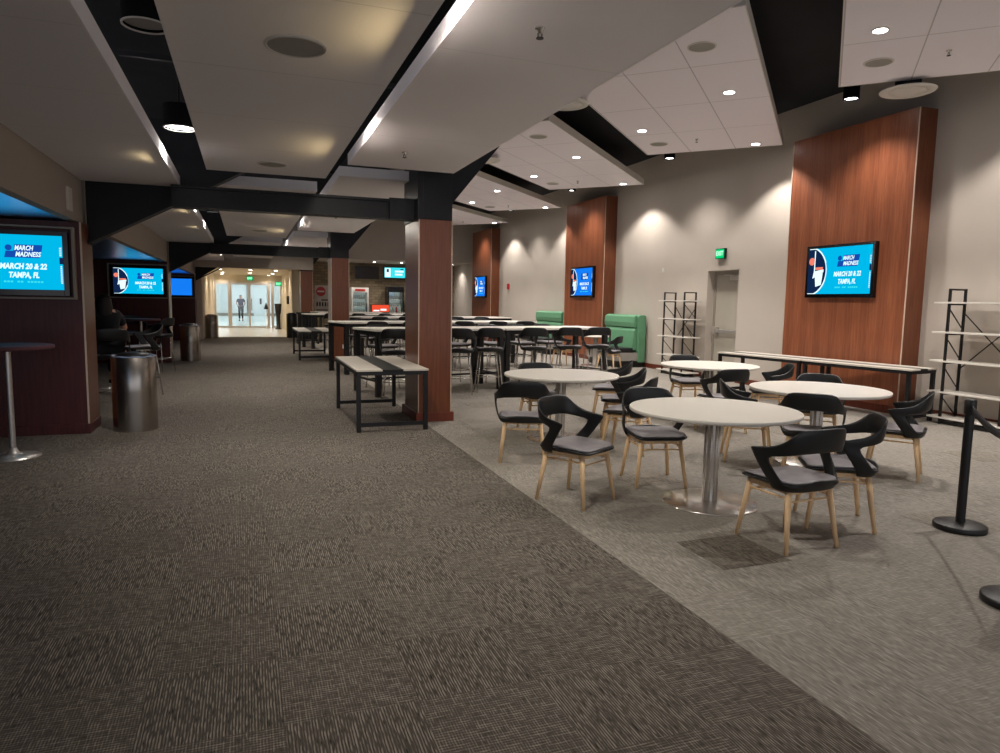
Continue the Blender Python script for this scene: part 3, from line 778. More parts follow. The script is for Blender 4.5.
CH = [
 (2.43, 4.85, .49, -.87, 'black armchair turned toward the camera, standing alone left of the nearest round table'),
 (2.56, 6.32, .37, .93, 'leftmost black armchair, seen from behind at the round table nearest the brown column'),
 (3.36, 7.74, -.1, -1, 'black armchair tucked in behind the round table nearest the brown column, facing the camera'),
 (4.16, 7.18, -.88, .47, 'black armchair at the right side of the round table nearest the column, facing left'),
 (3.78, 6.36, -.7, .7, 'black armchair facing away left, half hidden behind the chair touching the nearest round table'),
 (4.56, 8.16, -.86, .51, 'black armchair standing loose behind the right side of the left round table'),
 (3.33, 5.15, -.23, -.97, 'black armchair facing the camera, touching the left edge of the nearest round table'),
 (3.35, 3.56, -.05, 1, 'closest black armchair to the camera, seen from behind at the nearest round table'),
 (3.98, 3.78, -.84, .55, 'black armchair at the right front of the nearest round table, facing left'),
 (4.82, 4.90, .7, .7, 'black armchair seen from behind between the nearest and the right hand round table'),
 (4.76, 5.68, .83, -.55, 'black armchair behind the right half of the nearest round table, facing right'),
 (5.50, 7.05, .05, 1, 'black armchair seen from behind in front of the farthest of the four big round tables'),
 (6.15, 8.66, -.25, -1, 'black armchair at the far side of the back round table, before the shelf rack'),
 (6.55, 7.42, -.85, .5, 'black armchair facing left between the back round table and the console tables'),
 (5.92, 5.94, -.7, -.7, 'black armchair behind the right hand round table with only its back showing over the top'),
 (5.68, 4.74, -.6, .8, 'rightmost black armchair, at the right end of the right hand round table'),
 (8.02, 14.45, -.6, .8, 'black armchair with wooden legs beside the green booth'),
 (7.45, 15.75, 1, .1, 'black wooden legged armchair seen behind the bar stools, near the small table by the booth'),
]
for a in CH: put_chair(*a, g)

# ------------------------------------------------------------------ round tables
def round_table(x, y, r, label, h=.75):
    t = thing('round_table', label, 'table', (x, y, 0), 0, 'round white pedestal tables')
    MB().lathe([(r-.012, h-.03), (r-.002, h-.024), (r, h-.006), (r-.004, h)], 72).build('tabletop', 'white_top', t)
    m = MB(); m.lathe([(.2, h-.042), (.2, h-.031)], 32)
    m.build('top_plate', 'steel_black', t)
    m = MB(); m.lathe([(.05, .012), (.05, h-.042)], 32, caps=False)
    for k in range(8):
        a = 2*PI*k/8; m.cyl((.05*math.cos(a), .05*math.sin(a), .012), (.05*math.cos(a), .05*math.sin(a), h-.042), .01, .01, 8)
    m.build('pedestal', 'steel', t)
    MB().lathe([(.372, 0), (.374, .006), (.362, .012), (.08, .02), (.06, .022)], 56).build('base', 'polished', t)
    return t
round_table(3.42, 4.47, .65, 'round white pedestal table nearest the camera')
round_table(3.35, 7.13, .65, 'round white pedestal table on the left, nearest the brown column')
round_table(5.34, 5.36, .65, 'round white pedestal table on the right, in front of the console tables')
round_table(5.92, 7.88, .65, 'round white pedestal table at the back, in front of the side door and shelf rack')
round_table(8.2, 15.5, .38, 'small round white table beside the green booth')

# ------------------------------------------------------------------ black framed tables with striped tops
def striped_table(cx, cy, w, l, rz, label, h=.74, group=None, base_rail=True):
    t = thing('striped_table', label, 'table', (cx, cy, 0), rz, group)
    a, b_ = w/2, l/2
    s = w*.355
    MB().box(-a, -a+s, -b_, b_, h-.022, h).build('top_board', 'grey_top', t, bevel=.002)
    MB().box(a-s, a, -b_, b_, h-.022, h).build('top_board', 'grey_top', t, bevel=.002)
    MB().box(-a+s+.003, a-s-.003, -b_+.005, b_-.005, h-.03, h-.004).build('centre_strip', 'black_metal', t)
    m = MB()
    for x in (-a+.025, a-.025): m.bar((x, -b_+.02, h-.045), (x, b_-.02, h-.045), .04, .045)
    for y in (-b_+.025, b_-.025): m.bar((-a+.02, y, h-.045), (a-.02, y, h-.045), .04, .045)
    m.build('top_frame', 'black_metal', t)
    for sx in (-1, 1):
        for sy in (-1, 1):
            MB().box(sx*(a-.03)-.025, sx*(a-.03)+.025, sy*(b_-.04)-.025, sy*(b_-.04)+.025, 0, h-.023).build('leg', 'black_metal', t, bevel=.003)
    for sy in (-1, 1):
        m = MB(); m.bar((-a+.055, sy*(b_-.04), .085), (a-.055, sy*(b_-.04), .085), .04, .045); m.build('foot_rail', 'black_metal', t)
    return t
striped_table(1.61, 9.06, .86, 2.0, 0, 'black framed table with dark centre stripe, at the left foot of the nearest column')
striped_table(1.66, 19.2, .9, 2.3, 0, 'black framed table with pale boards standing in the walkway beside the second column')
# console pair before the pilaster
dirc = Vector((.17, -.985, 0)).normalized(); ang = math.atan2(dirc.y, dirc.x) + PI/2
c0 = Vector((8.10, 10.22, 0))
for k, lb in enumerate(('far left one of the two black framed console tables before the near wood panel', 'near right one of the two black framed console tables before the near wood panel')):
    c = c0 + dirc * (.85 + 1.71*k) + Vector((.0, 0, 0))
    striped_table(c.x, c.y, .64, 1.68, ang, lb)

# ------------------------------------------------------------------ bar height tables in rows, turned 14 degrees
TA = math.radians(14); tx, ty = Vector((math.cos(TA), math.sin(TA), 0)), Vector((-math.sin(TA), math.cos(TA), 0))
def bar_table(cx, cy, label, group, L=2.46, w=1.0, h=1.085):
    t = thing('bar_table', label, 'table', (cx, cy, 0), TA, group)
    MB().prism(rounded(L/2, w/2, .03), h-.035, h).build('tabletop', 'white_top', t, bevel=.003)
    m = MB()
    for y in (-w/2+.06, w/2-.06): m.bar((-L/2+.06, y, h-.075), (L/2-.06, y, h-.075), .04, .07)
    for x in (-L/2+.06, L/2-.06): m.bar((x, -w/2+.06, h-.075), (x, w/2-.06, h-.075), .04, .07)
    m.build('top_frame', 'black_metal', t)
    for sx in (-1, 1):
        for sy in (-1, 1):
            MB().box(sx*(L/2-.06)-.045, sx*(L/2-.06)+.045, sy*(w/2-.06)-.045, sy*(w/2-.06)+.045, 0, h-.036).build('leg', 'black_metal', t, bevel=.004)
    m = MB(); m.bar((-L/2+.1, 0, .25), (L/2-.1, 0, .25), .05, .03)
    for x in (-L/2+.06, L/2-.06): m.bar((x, -w/2+.1, .25), (x, w/2-.1, .25), .05, .03)
    m.build('foot_rail', 'black_metal', t)
rows = [(Vector((1.93, 10.97, 0)), 'first row behind the nearest column'), (Vector((1.90, 14.5, 0)), 'second row behind the nearest column'), (Vector((1.9, 18.5, 0)), 'third row, by the second column'), (Vector((1.9, 22.2, 0)), 'fourth row, before the food counter')]
onames = ['left end', 'middle left', 'middle right', 'right end', 'far right']
for r, (o0, nm) in enumerate(rows):
    o0 = o0 + Vector((0, 0, 0))
    start = .35 if r in (2,) else 0.
    for k in range(2):
        c = o0 + tx*(1.21 + 2.48*k + (1.0 if r == 2 else 0)) + ty*.47
        bar_table(c.x, c.y, 'long white topped bar table, %s half of the %s' % (('left', 'right')[k], nm), 'bar height tables in rows')
    near = {0: [.27, .88, 1.43, 2.04, 2.97, 3.81, 4.46], 1: [.7, 1.5, 2.1, 2.8, 3.7, 4.47], 2: [1.5, 2.3, 3.1, 3.9, 4.7], 3: [.6, 1.5, 2.4, 3.3, 4.2]}[r]
    far = {0: [.6, 1.4, 2.1, 2.9, 3.6, 4.3], 1: [.8, 1.7, 2.5, 3.3, 4.1], 2: [1.6, 2.5, 3.4, 4.3], 3: []}[r]
    nth = ('first', 'second', 'third', 'fourth', 'fifth', 'sixth', 'seventh')
    for j, t_ in enumerate(near):
        p = o0 + tx*t_ - ty*(.12 if j % 2 else .16)
        jig = random.uniform(-.12, .12)
        put_stool(p.x, p.y, .3 + jig, .95, '%s bar stool from the left, camera side, %s' % (nth[j], nm), 'black bar stools on chrome legs')
    for j, t_ in enumerate(far):
        p = o0 + tx*t_ + ty*(1.1)
        jig = random.uniform(-.12, .12)
        put_stool(p.x, p.y, -ty.x + jig, -ty.y, '%s bar stool from the left, far side, %s' % (nth[j], nm), 'black bar stools on chrome legs')

# ------------------------------------------------------------------ green booths
def booth(y0, y1, label):
    L = y1 - y0
    t = thing('booth_seat', label, 'booth', (9.26, (y0+y1)/2, 0))
    b_ = L/2
    MB().prism_y([(-.22, .12), (-.02, .12), (-.02, 1.26), (-.06, 1.29), (-.2, 1.29), (-.24, 1.25)], -b_, b_).build('back_frame', 'green', t, bevel=.03, seg=3)
    MB().prism_y([(-.31, .98), (-.24, .96), (-.22, 1.27), (-.26, 1.28), (-.31, 1.25), (-.33, 1.1)], -b_+.07, b_-.07).build('headrest', 'green', t, bevel=.02, seg=3)
    MB().prism_y([(-.36, .42), (-.22, .42), (-.22, .95), (-.28, .96), (-.32, .9)], -b_+.07, b_-.07).build('back_cushion', 'green', t, bevel=.02, seg=3)
    s = MB().box(-.86, -.33, -b_+.05, b_-.05, .36, .48).build('seat_cushion', 'black_vinyl', t, bevel=.03, seg=3); s['label'] = 'black seat cushion'
    MB().box(-.8, -.22, -b_+.03, b_-.03, .16, .36).build('seat_box', 'grille', t, bevel=.005)
    MB().box(-.76, -.04, -b_+.03, b_-.03, .0, .16).build('plinth', 'black_metal', t)
booth(14.85, 16.5, 'high backed green booth seat against the right wall, before the second wood panel')
booth(19.1, 21.2, 'high backed green booth seat beyond the second wood panel, only its top showing')

# ------------------------------------------------------------------ shelf racks
def rack(y_first, dy, x0, x1, n, label, H_=1.83, over=.2):
    y_last = y_first - dy*(n-1)
    t = thing('shelf_rack', label, 'shelf', ((x0+x1)/2, (y_first+y_last)/2, 0))
    cx, cy = (x0+x1)/2, (y_first+y_last)/2; hx = (x1-x0)/2
    for k in range(n):
        y = y_first - dy*k - cy
        m = MB()
        for x in (-hx, hx): m.box(x-.014, x+.014, y-.014, y+.014, 0, H_)
        for z in (.05, .41, .83, 1.22, 1.62, H_-.012): m.bar((-hx, y, z), (hx, y, z), .022, .022)
        for za, zb in ((1.57, 1.28), (1.17, .87), (.77, .47), (.37, .1)): m.bar((-hx, y, za), (hx, y, zb), .012, .012)
        m.build('side_frame', 'black_metal', t)
    for z in (.075, .42, .84, 1.23, 1.63):
        MB().box(-hx-.03, hx+.02, y_last-cy-over, y_first-cy+over, z, z+.022).build('shelf_board', 'white_top', t, bevel=.002)
    m = MB()
    for k in range(n-1):
        ya, yb = y_first-dy*k-cy, y_first-dy*(k+1)-cy
        m.bar((hx+.015, ya, 1.5), (hx+.015, yb, .75), .012); m.bar((hx+.015, ya, .75), (hx+.015, yb, 1.5), .012)
    m.bar((-hx, y_first-cy, .03), (-hx, y_last-cy, .03), .03, .04); m.bar((hx, y_first-cy, .03), (hx, y_last-cy, .03), .03, .04)
    m.build('cross_brace', 'black_metal', t)
rack(13.53, .76, 8.87, 9.16, 2, 'open black metal rack with white shelves beside the grey side door')
rack(6.74, .8, 8.87, 9.16, 3, 'open black metal rack with white shelves at the right edge of the view')

# ------------------------------------------------------------------ queue posts
def stanchion(x, y, label, h=.93):
    t = thing('queue_post', label, 'queue post', (x, y, 0))
    MB().lathe([(.165, 0), (.168, .006), (.168, .034), (.16, .04), (.05, .046), (.03, .05)], 48).build('base', 'black_metal', t)
    MB().lathe([(.03, .045), (.03, h-.1)], 28, caps=False).build('post', 'black_metal', t)
    MB().lathe([(.03, h-.11), (.038, h-.1), (.038, h-.012), (.03, h)], 28).build('belt_head', 'black_plastic', t)
    return t
SA, SB = (4.745, 3.385), (3.815, 2.375)
stanchion(*SA, 'black queue barrier post standing right of the round tables')
stanchion(*SB, 'black queue barrier post cut off by the right edge, only its base showing')
bd = (Vector((*SB, 0)) - Vector((*SA, 0))).normalized() * .039
a = Vector((*SA, .87)) + bd; b_ = Vector((*SB, .87)) - bd
m = MB(); rws = [[], []]
for i in range(13):
    t_ = i/12; p = a.lerp(b_, t_); p.z -= .06*math.sin(PI*t_)
    rws[0].append((p.x, p.y, p.z-.025)); rws[1].append((p.x, p.y, p.z+.025))
tag(m.grid(rws).build('barrier_belt', 'belt', solid=.003), 'dark fabric belt stretched between the two black queue posts at the right edge', 'belt')

# ------------------------------------------------------------------ bins
def bin_(x, y, label, liner=True, r=.235, h=.86, mat='steel'):
    t = thing('trash_bin', label, 'trash bin', (x, y, 0), 0, 'round steel trash bins')
    m = MB(); m.lathe([(r, .0), (r, h*.52)], 56, caps=False); m.lathe([(r-.003, h*.52), (r-.003, h*.525)], 56, caps=False); m.lathe([(r, h*.525), (r, h-.01), (r-.01, h), (r-.03, h), (r-.03, h-.03)], 56, caps=False)
    m.lathe([(r-.03, .0), (r, 0)], 56, caps=False)
    m.build('body', 'bin_steel' if mat == 'steel' else mat, t)
    MB().lathe([(r-.032, h-.06), (r-.04, h-.01), (r*.7, h+.028), (r*.3, h+.042), (.004, h+.044)], 40).build('lid', 'black_plastic', t)
    if liner:
        m = MB(); n = 40; rr = []
        for j, (q, z) in enumerate(((r-.028, h-.005), (r-.005, h+.006), (r+.003, h-.008))):
            rr.append([((q+.004*math.sin(5*i*2*PI/n))*math.cos(i*2*PI/n), (q+.004*math.sin(5*i*2*PI/n))*math.sin(i*2*PI/n), z+.004*math.sin(9*i*2*PI/n+j)) for i in range(n+1)])
        m.grid(rr).build('bag_rim', 'blue_bag', t, solid=.002)
    return t
bin_(-1.24, 8.98, 'round steel trash bin beside the nearest dark partition on the left')
bin_(-1.3, 18.5, 'round steel trash bin beside the second dark partition on the left')
bin_(-1.25, 28.7, 'round dark steel bin standing at the entrance of the lobby', False)

# ------------------------------------------------------------------ pub tables, stools and guests in the alcoves
def pub_table(x, y, label, r=.38, h=1.07):
    t = thing('pub_table', label, 'table', (x, y, 0))
    MB().lathe([(r-.01, h-.04), (r, h-.034), (r, h-.006), (r-.006, h)], 48).build('tabletop', 'purple_top', t)
    MB().lathe([(.028, .02), (.028, h-.04)], 24, caps=False).build('pole', 'steel', t)
    MB().lathe([(.23, 0), (.23, .008), (.1, .02), (.05, .045), (.03, .09)], 40).build('base', 'steel', t)
pub_table(-2.12, 7.70, 'tall maroon topped pub table at the left edge, under the nearest screen')
pub_table(-2.1, 16.4, 'tall pub table under the second screen on the left')
pub_table(-2.75, 10.9, 'tall pub table beside the two guests behind the nearest partition')
put_stool(-1.72, 15.9, -1, .5, 'black bar stool with chrome legs under the second screen on the left, nearer the walkway', 'black bar stools in the left alcoves')
put_stool(-1.55, 12.2, -1, -.4, 'black bar stool just behind the nearest steel bin', 'black bar stools in the left alcoves')
put_stool(-2.35, 17.0, .4, -1, 'black bar stool between the pub table and the second partition', 'black bar stools in the left alcoves')

def skin_body(name, joints, edges, radii, mat, parent, sub=2, root=0):
    me = D.meshes.new(name); me.from_pydata(joints, edges, []); me.update()
    o = D.objects.new(name, me); COL.objects.link(o); o.parent = parent
    md = o.modifiers.new('skin', 'SKIN'); md.use_smooth_shade = True
    sv = me.skin_vertices[0].data
    for i, r in enumerate(radii):
        sv[i].radius = (r, r) if not isinstance(r, tuple) else r
    for i in range(len(sv)): sv[i].use_root = (i == root)
    m2 = o.modifiers.new('smooth', 'SUBSURF'); m2.levels = sub; m2.render_levels = sub
    me.materials.append(M[mat])
    return o
def bake(o):
    bpy.context.view_layer.update()
    dg = bpy.context.evaluated_depsgraph_get()
    me = D.meshes.new_from_object(o.evaluated_get(dg))
    o.modifiers.clear(); o.data = me
    for p in me.polygons: p.use_smooth = True
    return o
def hand_chain(w, d, side):
    """five finger chains from wrist w along direction d"""
    w, d = Vector(w), Vector(d).normalized()
    lat = d.cross(Vector((0, 0, 1)))
    if lat.length < .1: lat = Vector((0, 1, 0))
    lat.normalize()
    pts, eds, rad = [], [], []
    palm = w + d*.08
    pts.append(tuple(w + d*.045)); rad.append(.03)
    pts.append(tuple(palm)); rad.append(.034); eds.append((0, 1))
    for k, (o, L) in enumerate(((-.03, .07), (-.01, .08), (.01, .076), (.03, .06))):
        a = palm + lat*o + d*.01; b_ = a + d*L*.55; c = b_ + d*L*.4 + lat.cross(d)*.02
        n = len(pts); pts += [tuple(a), tuple(b_), tuple(c)]; rad += [.0095, .009, .0075]; eds += [(1, n), (n, n+1), (n+1, n+2)]
    n = len(pts); a = w + d*.05 + lat*side*.035; b_ = a + d*.03 + lat*side*.02; pts += [tuple(a), tuple(b_)]; rad += [.012, .009]; eds += [(0, n), (n, n+1)]
    return pts, eds, rad
def person(label, loc, rz, pose, top, legs, hair, long_hair=False, hair_mat='grey_hair'):
    p = thing('person', label, 'person', loc, rz)
    J = pose
    # body: pelvis 0
    names = ['pelvis', 'waist', 'chest', 'neck', 'head', 'shL', 'elL', 'wrL', 'shR', 'elR', 'wrR', 'hipL', 'knL', 'anL', 'toL', 'hipR', 'knR', 'anR', 'toR', 'crown']
    E_ = [(0, 1), (1, 2), (2, 3), (3, 4), (4, 19), (2, 5), (5, 6), (6, 7), (2, 8), (8, 9), (9, 10), (0, 11), (11, 12), (12, 13), (13, 14), (0, 15), (15, 16), (16, 17), (17, 18)]
    R_ = [(.15, .11), (.125, .095), (.15, .105), .055, (.088, .1), .065, .042, .027, .065, .042, .027, .09, .058, .038, .035, .09, .058, .038, .035, (.07, .085)]
    pts = [J[n] for n in names]; eds = list(E_); rad = list(R_)
    for wr, el, side in ((7, 6, 1), (10, 9, -1)):
        d = Vector(pts[wr]) - Vector(pts[el])
        hp, he, hr = hand_chain(pts[wr], d, side)
        n = len(pts); pts += hp; rad += hr; eds += [(a+n, b_+n) for a, b_ in he] + [(wr, n)]
    body = skin_body('body', pts, eds, rad, 'skin', p, 1); bake(body)
    # clothes: slightly fatter chains over torso + upper arms, and over hips + legs
    t_i = ['chest', 'waist', 'pelvis', 'shL', 'elL', 'shR', 'elR', 'neck']
    tm = [tuple(Vector(J['shL']).lerp(Vector(J['elL']), .75)), tuple(Vector(J['shR']).lerp(Vector(J['elR']), .75))]
    tp = [J['chest'], J['waist'], J['pelvis'], J['shL'], tm[0], J['shR'], tm[1], tuple(Vector(J['chest']).lerp(Vector(J['neck']), .6))]
    bake(skin_body('shirt', tp, [(0, 1), (1, 2), (0, 3), (3, 4), (0, 5), (5, 6), (0, 7)], [(.175, .13), (.17, .135), (.175, .14), .08, .06, .08, .06, .065], top, p, 1))
    lp = [J['pelvis'], J['hipL'], J['knL'], tuple(Vector(J['knL']).lerp(Vector(J['anL']), .85)), J['hipR'], J['knR'], tuple(Vector(J['knR']).lerp(Vector(J['anR']), .85))]
    bake(skin_body('trousers', lp, [(0, 1), (1, 2), (2, 3), (0, 4), (4, 5), (5, 6)], [(.165, .125), .105, .075, .055, .105, .075, .055], legs, p, 1))
    for s in ('L', 'R'):
        a, b_ = Vector(J['an'+s]), Vector(J['to'+s])
        bake(skin_body('shoe', [tuple(a + Vector((0, 0, -.03))), tuple(b_)], [(0, 1)], [(.05, .05), (.048, .035)], 'black_cloth', p, 1))
    # hair cap
    h = Vector(J['head']); c = Vector(J['crown'])
    hc = [tuple(h + Vector((0, -.02, .05))), tuple(c + Vector((0, -.015, .015)))]
    if long_hair: hc = [tuple(c + Vector((0, -.02, .01))), tuple(h + Vector((0, -.05, .02))), tuple(h + Vector((0, -.09, -.16))), tuple(h + Vector((0, -.12, -.36)))]
    bake(skin_body('hair', hc, [(i, i+1) for i in range(len(hc)-1)], [(.098, .105)]*2 if not long_hair else [(.09, .1), (.115, .11), (.12, .07), (.08, .04)], hair, p, 1))
    # face: nose, eyes, ears
    m = MB(); m.lathe([(.001, .02), (.013, .0), (.014, -.012), (.001, -.016)], 10, caps=False); 
    no = m.build('nose', 'skin', p); no.location = tuple(h + Vector((0, .098, .02)))
    for s in (-1, 1):
        e = MB(); e.lathe([(.001, -.01), (.011, 0), (.001, .01)], 10, caps=False); eo = e.build('eye', 'black_plastic', p); eo.location = tuple(h + Vector((s*.032, .09, .045)))
        e = MB(); e.lathe([(.001, -.03), (.014, -.01), (.016, .012), (.001, .03)], 10, caps=False); eo = e.build('ear', 'skin', p); eo.location = tuple(h + Vector((s*.09, 0, .03)))
    mo = MB().box(-.022, .022, -.004, .004, -.004, .004).build('mouth', 'red', p); mo.location = tuple(h + Vector((0, .097, -.025)))
    return p
stand = dict(pelvis=(0, 0, .95), waist=(0, 0, 1.1), chest=(0, -.01, 1.33), neck=(0, 0, 1.5), head=(0, .02, 1.6), crown=(0, .02, 1.7),
 shL=(.17, -.01, 1.42), elL=(.27, -.03, 1.18), wrL=(.2, .13, 1.02), shR=(-.17, -.01, 1.42), elR=(-.27, -.03, 1.18), wrR=(-.2, .13, 1.02),
 hipL=(.09, 0, .9), knL=(.09, .06, .5), anL=(.1, .04, .09), toL=(.11, .17, .035), hipR=(-.09, 0, .9), knR=(-.1, -.02, .5), anR=(-.1, -.12, .1), toR=(-.11, .0, .035))
person('person in dark clothes walking away in the bright hall beyond the glass doors', (-.33, 49.0, 0), .1, stand, 'navy_cloth', 'black_cloth', 'grey_hair')
sit = dict(pelvis=(0, 0, .86), waist=(0, .03, 1.0), chest=(0, .08, 1.2), neck=(0, .11, 1.36), head=(0, .14, 1.45), crown=(0, .15, 1.55),
 shL=(.16, .08, 1.29), elL=(.27, .18, 1.08), wrL=(.12, .38, 1.14), shR=(-.16, .08, 1.29), elR=(-.27, .2, 1.08), wrR=(-.12, .38, 1.14),
 hipL=(.09, .02, .84), knL=(.12, .4, .8), anL=(.12, .34, .4), toL=(.12, .46, .33), hipR=(-.09, .02, .84), knR=(-.12, .4, .8), anR=(-.12, .34, .4), toR=(-.12, .46, .33))
put_stool(-1.78, 10.6, -.35, 1, 'black bar stool under the long haired guest behind the nearest partition', 'black bar stools in the left alcoves')
person('person with long dark hair in black sitting on a bar stool behind the nearest partition', (-1.78, 10.6, 0), facing(-.35, 1), sit, 'black_cloth', 'black_cloth', 'hair', True)
put_stool(-2.55, 11.75, .1, -1, 'black bar stool under the guest in the pale top', 'black bar stools in the left alcoves')
person('person in a pale top on a bar stool, facing the long haired guest', (-2.55, 11.75, 0), facing(.1, -1), sit, 'pale_cloth', 'black_cloth', 'hair')

# ------------------------------------------------------------------ food counter at the back
tv('unlit black screen high on the brick back wall, left of the lit one', (5.19, 31.92, 2.78), 0, .96, .46, 'gloss_black', False)
t = tv('lit menu screen high on the brick back wall', (6.45, 31.92, 2.80), 0, .96, .46, 'screen_teal', False)
sc = [c for c in t.children if c.name.startswith('screen')][0]
m = MB(); m.box(-.46, -.2, -.006, -.001, -.2, .2); m.box(.0, .4, -.006, -.001, .02, .1); m.box(.0, .35, -.006, -.001, -.12, -.04); m.build('menu_text', 'screen_white', sc)
m = MB(); m.box(-.38, -.28, -.008, -.0065, 0.02, .16); m.box(.25, .4, -.008, -.0065, .14, .18); m.build('menu_picture', 'screen_navy', sc)
def cooler(x, label, frame, w=.76, h=2.08):
    t = thing('drinks_cooler', label, 'cooler', (x, 31.55, 0))
    m = MB(); m.box(-w/2, w/2, -.3, .38, 0, .25); m.box(-w/2, w/2, -.3, .38, h-.22, h); m.box(-w/2, -w/2+.07, -.3, .38, .25, h-.22); m.box(w/2-.07, w/2, -.3, .38, .25, h-.22); m.box(-w/2+.07, w/2-.07, .3, .38, .25, h-.22)
    m.build('cabinet', frame, t, bevel=.01)
    MB().box(-w/2+.075, w/2-.075, .285, .298, .26, h-.23).build('back_panel', 'cooler_glow', t)
    for k in range(4): MB().box(-w/2+.08, w/2-.08, -.2, .28, .6+.32*k, .62+.32*k).build('shelf', 'white_plastic', t)
    m = MB()
    for k in range(4):
        for j in range(6): m.cyl((-w/2+.14+.09*j, -.1, .62+.32*k), (-w/2+.14+.09*j, -.1, .8+.32*k), .03, .02, 8)
    m.build('bottles', 'grille', t)['kind'] = 'stuff'
    dr = MB().box(-w/2+.07, w/2-.07, -.305, -.3, .25, h-.22).build('door', 'glass', t)
    MB().box(w/2-.12, w/2-.09, -.34, -.306, .9, 1.4).build('handle', 'black_metal', dr)
    if frame == 'white_plastic': MB().box(-w/2+.15, w/2-.15, -.315, -.301, h-.15, h-.07).build('header_sign', 'red', t)
cooler(4.76, 'white glass front drinks cooler under the unlit screen', 'white_plastic')
cooler(6.36, 'black glass front drinks cooler under the lit menu screen', 'gloss_black', .74, 2.14)
cooler(7.6, 'black glass front cooler mostly hidden by the near column', 'gloss_black', .74, 2.14)
ct = thing('serving_counter', 'white topped serving counter in front of the drinks coolers', 'counter', (5.8, 29.4, 0))
MB().box(-1.7, 2.2, -.3, .3, 0, .98).build('body', 'booth_wood', ct); MB().box(-1.75, 2.25, -.35, .35, .98, 1.02).build('worktop', 'white_top', ct, bevel=.004)
od = thing('food_display', 'orange lit food display box on the serving counter', 'display', (5.3, 29.4, 1.02))
MB().box(-.38, .38, -.15, .15, 0, .34).build('case', 'black_metal', od, bevel=.01); MB().box(-.36, .36, -.156, -.151, .03, .32).build('front_sign', 'orange_sign', od)
MB().box(-.3, -.05, -.165, -.157, .05, .11).box(.0, .25, -.165, -.157, .08, .16).build('sign_marks', 'screen_white', od)
for k, x in enumerate((5.85, 6.0, 6.15)):
    b = thing('condiment_bottle', 'condiment bottle right of the orange food display, %s from it' % ('first', 'second', 'third')[k], 'bottle', (x, 29.4, 1.02), 0, 'condiment bottles on the counter')
    MB().lathe([(.04, 0), (.04, .2), (.015, .26)], 16).build('bottle_body', ('white_plastic', 'red', 'white_plastic')[k], b); MB().lathe([(.015, .26), (.015, .3)], 12).build('cap', 'white_plastic', b)
sg = thing('notice_board', 'white notice board with a red no entry disc, left of the second column', 'sign', (2.98, 29.2, 0))
MB().box(-.35, .3, -.02, .02, .95, 2.1).build('board', 'poster', sg)
MB().cyl((-.12, -.03, 1.85), (-.12, -.02, 1.85), .19, .19, 32).build('red_disc', 'red', sg)
MB().box(-.26, .02, -.036, -.031, 1.82, 1.88).build('white_bar', 'white_plastic', sg)
m = MB()
for k in range(5): m.box(-.3+.11*k, -.24+.11*k, -.026, -.021, 1.25, 1.42)
m.box(-.1, .25, -.026, -.021, 1.48, 1.53); m.box(-.3, .25, -.026, -.021, 1.08, 1.12)
m.build('printed_marks', 'black_metal', sg)
MB().box(-.3, -.26, -.02, .3, 0, .95).box(.22, .26, -.02, .3, 0, .95).build('stand_legs', 'black_metal', sg)
# high slatted stand of stools left of the second column
hc = thing('slatted_stand', 'dark slatted upright stand behind the striped table by the lobby', 'stand', (1.98, 25.0, 0))
m = MB()
for k in range(6): m.box(-.32+.12*k, -.27+.12*k, -.02, .02, .1, 1.05)
m.build('slats', 'black_metal', hc)
MB().box(-.3, .31, .025, .04, .1, 1.02).build('back_sheet', 'steel_black', hc)
m = MB(); m.box(-.36, .37, -.03, .03, 1.02, 1.08); m.box(-.36, .37, -.03, .03, .08, .14); m.box(-.36, -.3, -.3, .3, 0, .08); m.box(.31, .37, -.3, .3, 0, .08)
m.build('frame', 'black_metal', hc)
bt = thing('bar_table', 'white topped bar table behind the slatted stand by the lobby', 'table', (3.5, 26.15, 0), TA, 'bar height tables in rows')
# lobby items
lb = thing('hand_pedestal', 'tall narrow black pedestal before the right glass panel of the lobby doors', 'pedestal', (1.5, 36.6, 0))
MB().lathe([(.16, 0), (.16, .03), (.1, .06), (.1, .75), (.13, .8), (.17, 1.25), (.15, 1.28)], 24).build('body', 'black_metal', lb)
lp = thing('pole_sign', 'thin pole with a small black hood before the glass lobby doors', 'pole', (.95, 37.3, 0))
MB().lathe([(.12, 0), (.12, .02), (.015, .03), (.015, 1.0)], 16).build('pole', 'steel', lp); MB().lathe([(.1, .98), (.1, 1.02), (.02, 1.3)], 16).build('hood', 'black_plastic', lp)
wp = thing('wall_phone', 'small black wall phone on the right wall of the lobby', 'phone', (1.73, 31.5, 1.45))
MB().box(-.08, .02, -.12, .12, -.15, .2).build('phone_body', 'black_plastic', wp, bevel=.02)
bin_(1.68, 28.7, 'dark bin at the right side of the lobby entrance', False, .2, .95, 'black_metal')
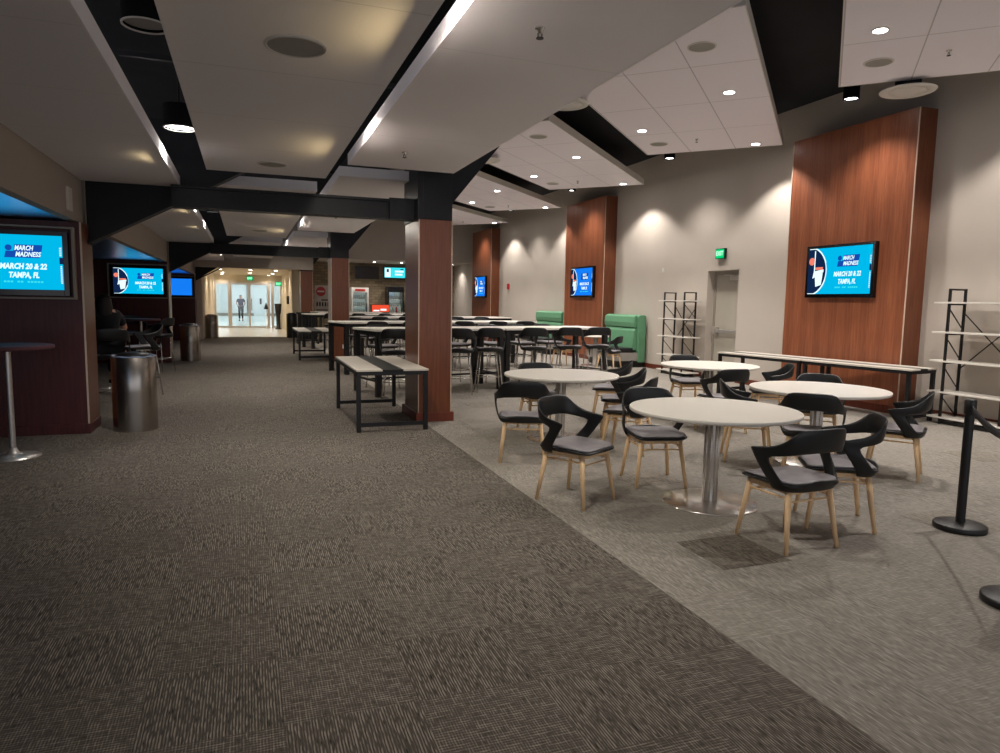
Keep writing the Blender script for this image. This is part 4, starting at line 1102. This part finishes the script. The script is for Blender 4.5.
for k, (x, y) in enumerate(((-1.0, 31), (.2, 31), (1.2, 31), (-1.0, 34.8), (.2, 34.8), (1.2, 34.8), (-1.1, 37.4), (1.1, 37.4))):
    dl = thing('recessed_downlight', 'warm recessed downlight in the lobby ceiling, %s' % ('front left', 'front middle', 'front right', 'middle left', 'centre', 'middle right', 'left by the doors', 'right by the doors')[k], 'downlight', (x, y, 2.7))
    MB().lathe([(.09, -.001), (.09, -.008), (.075, -.01)], 24).build('trim_ring', 'vent', dl)
    MB().lathe([(.072, -.0105), (.072, -.012)], 24).build('lens', 'lamp', dl)
    light('lamp', 'SPOT', (0, 0, -.03), 24, (1, .86, .68), .06, dl, angle=2.6, blend=.6)
for k, x in enumerate((4.1, 5.3, 6.5, 7.7, 8.8)):
    dl = thing('recessed_downlight', 'recessed downlight in the soffit over the food counter, %s from the left' % ('first', 'second', 'third', 'fourth', 'fifth')[k], 'downlight', (x, 30.7, 3.2))
    MB().lathe([(.08, -.001), (.08, -.008), (.065, -.01)], 24).build('trim_ring', 'vent', dl)
    MB().lathe([(.062, -.0105), (.062, -.012)], 24).build('lens', 'lamp', dl)
    light('lamp', 'SPOT', (0, 0, -.03), 30, size=.06, parent=dl, angle=2.2)

# remove the placeholder table empty and build it properly as a copy
src = [o for o in D.objects if o.name == 'bar_table'][0]
for ch in list(src.children):
    c = ch.copy(); COL.objects.link(c); c.parent = bt

# ------------------------------------------------------------------ world, camera
w = D.worlds.new('World'); SC.world = w; w.use_nodes = True
w.node_tree.nodes['Background'].inputs[0].default_value = (.78, .78, .84, 1)
w.node_tree.nodes['Background'].inputs[1].default_value = .37
cam = D.cameras.new('camera'); co = D.objects.new('camera', cam); COL.objects.link(co); SC.camera = co
Fpx = 694.; cam.sensor_width = 36.; cam.lens = Fpx*36/1000; cam.clip_end = 200
pit, yaw, rol = math.radians(6.1308), math.radians(20.0916), math.radians(.98)
fw = Vector((math.sin(yaw)*math.cos(pit), math.cos(yaw)*math.cos(pit), -math.sin(pit)))
rg = Vector((math.cos(yaw), -math.sin(yaw), 0)); dn = -rg.cross(fw)
c_, s_ = math.cos(rol), math.sin(rol)
r2 = c_*rg - s_*dn; d2 = s_*rg + c_*dn
mt = Matrix.Identity(4)
for i in range(3): mt[i][0] = r2[i]; mt[i][1] = -d2[i]; mt[i][2] = -fw[i]
mt.translation = Vector((0, 0, 1.55)); co.matrix_world = mt
vs = SC.view_settings
vs.view_transform = 'Standard'; vs.look = 'None'; vs.gamma = 1; vs.exposure = 1.6; vs.use_curve_mapping = False
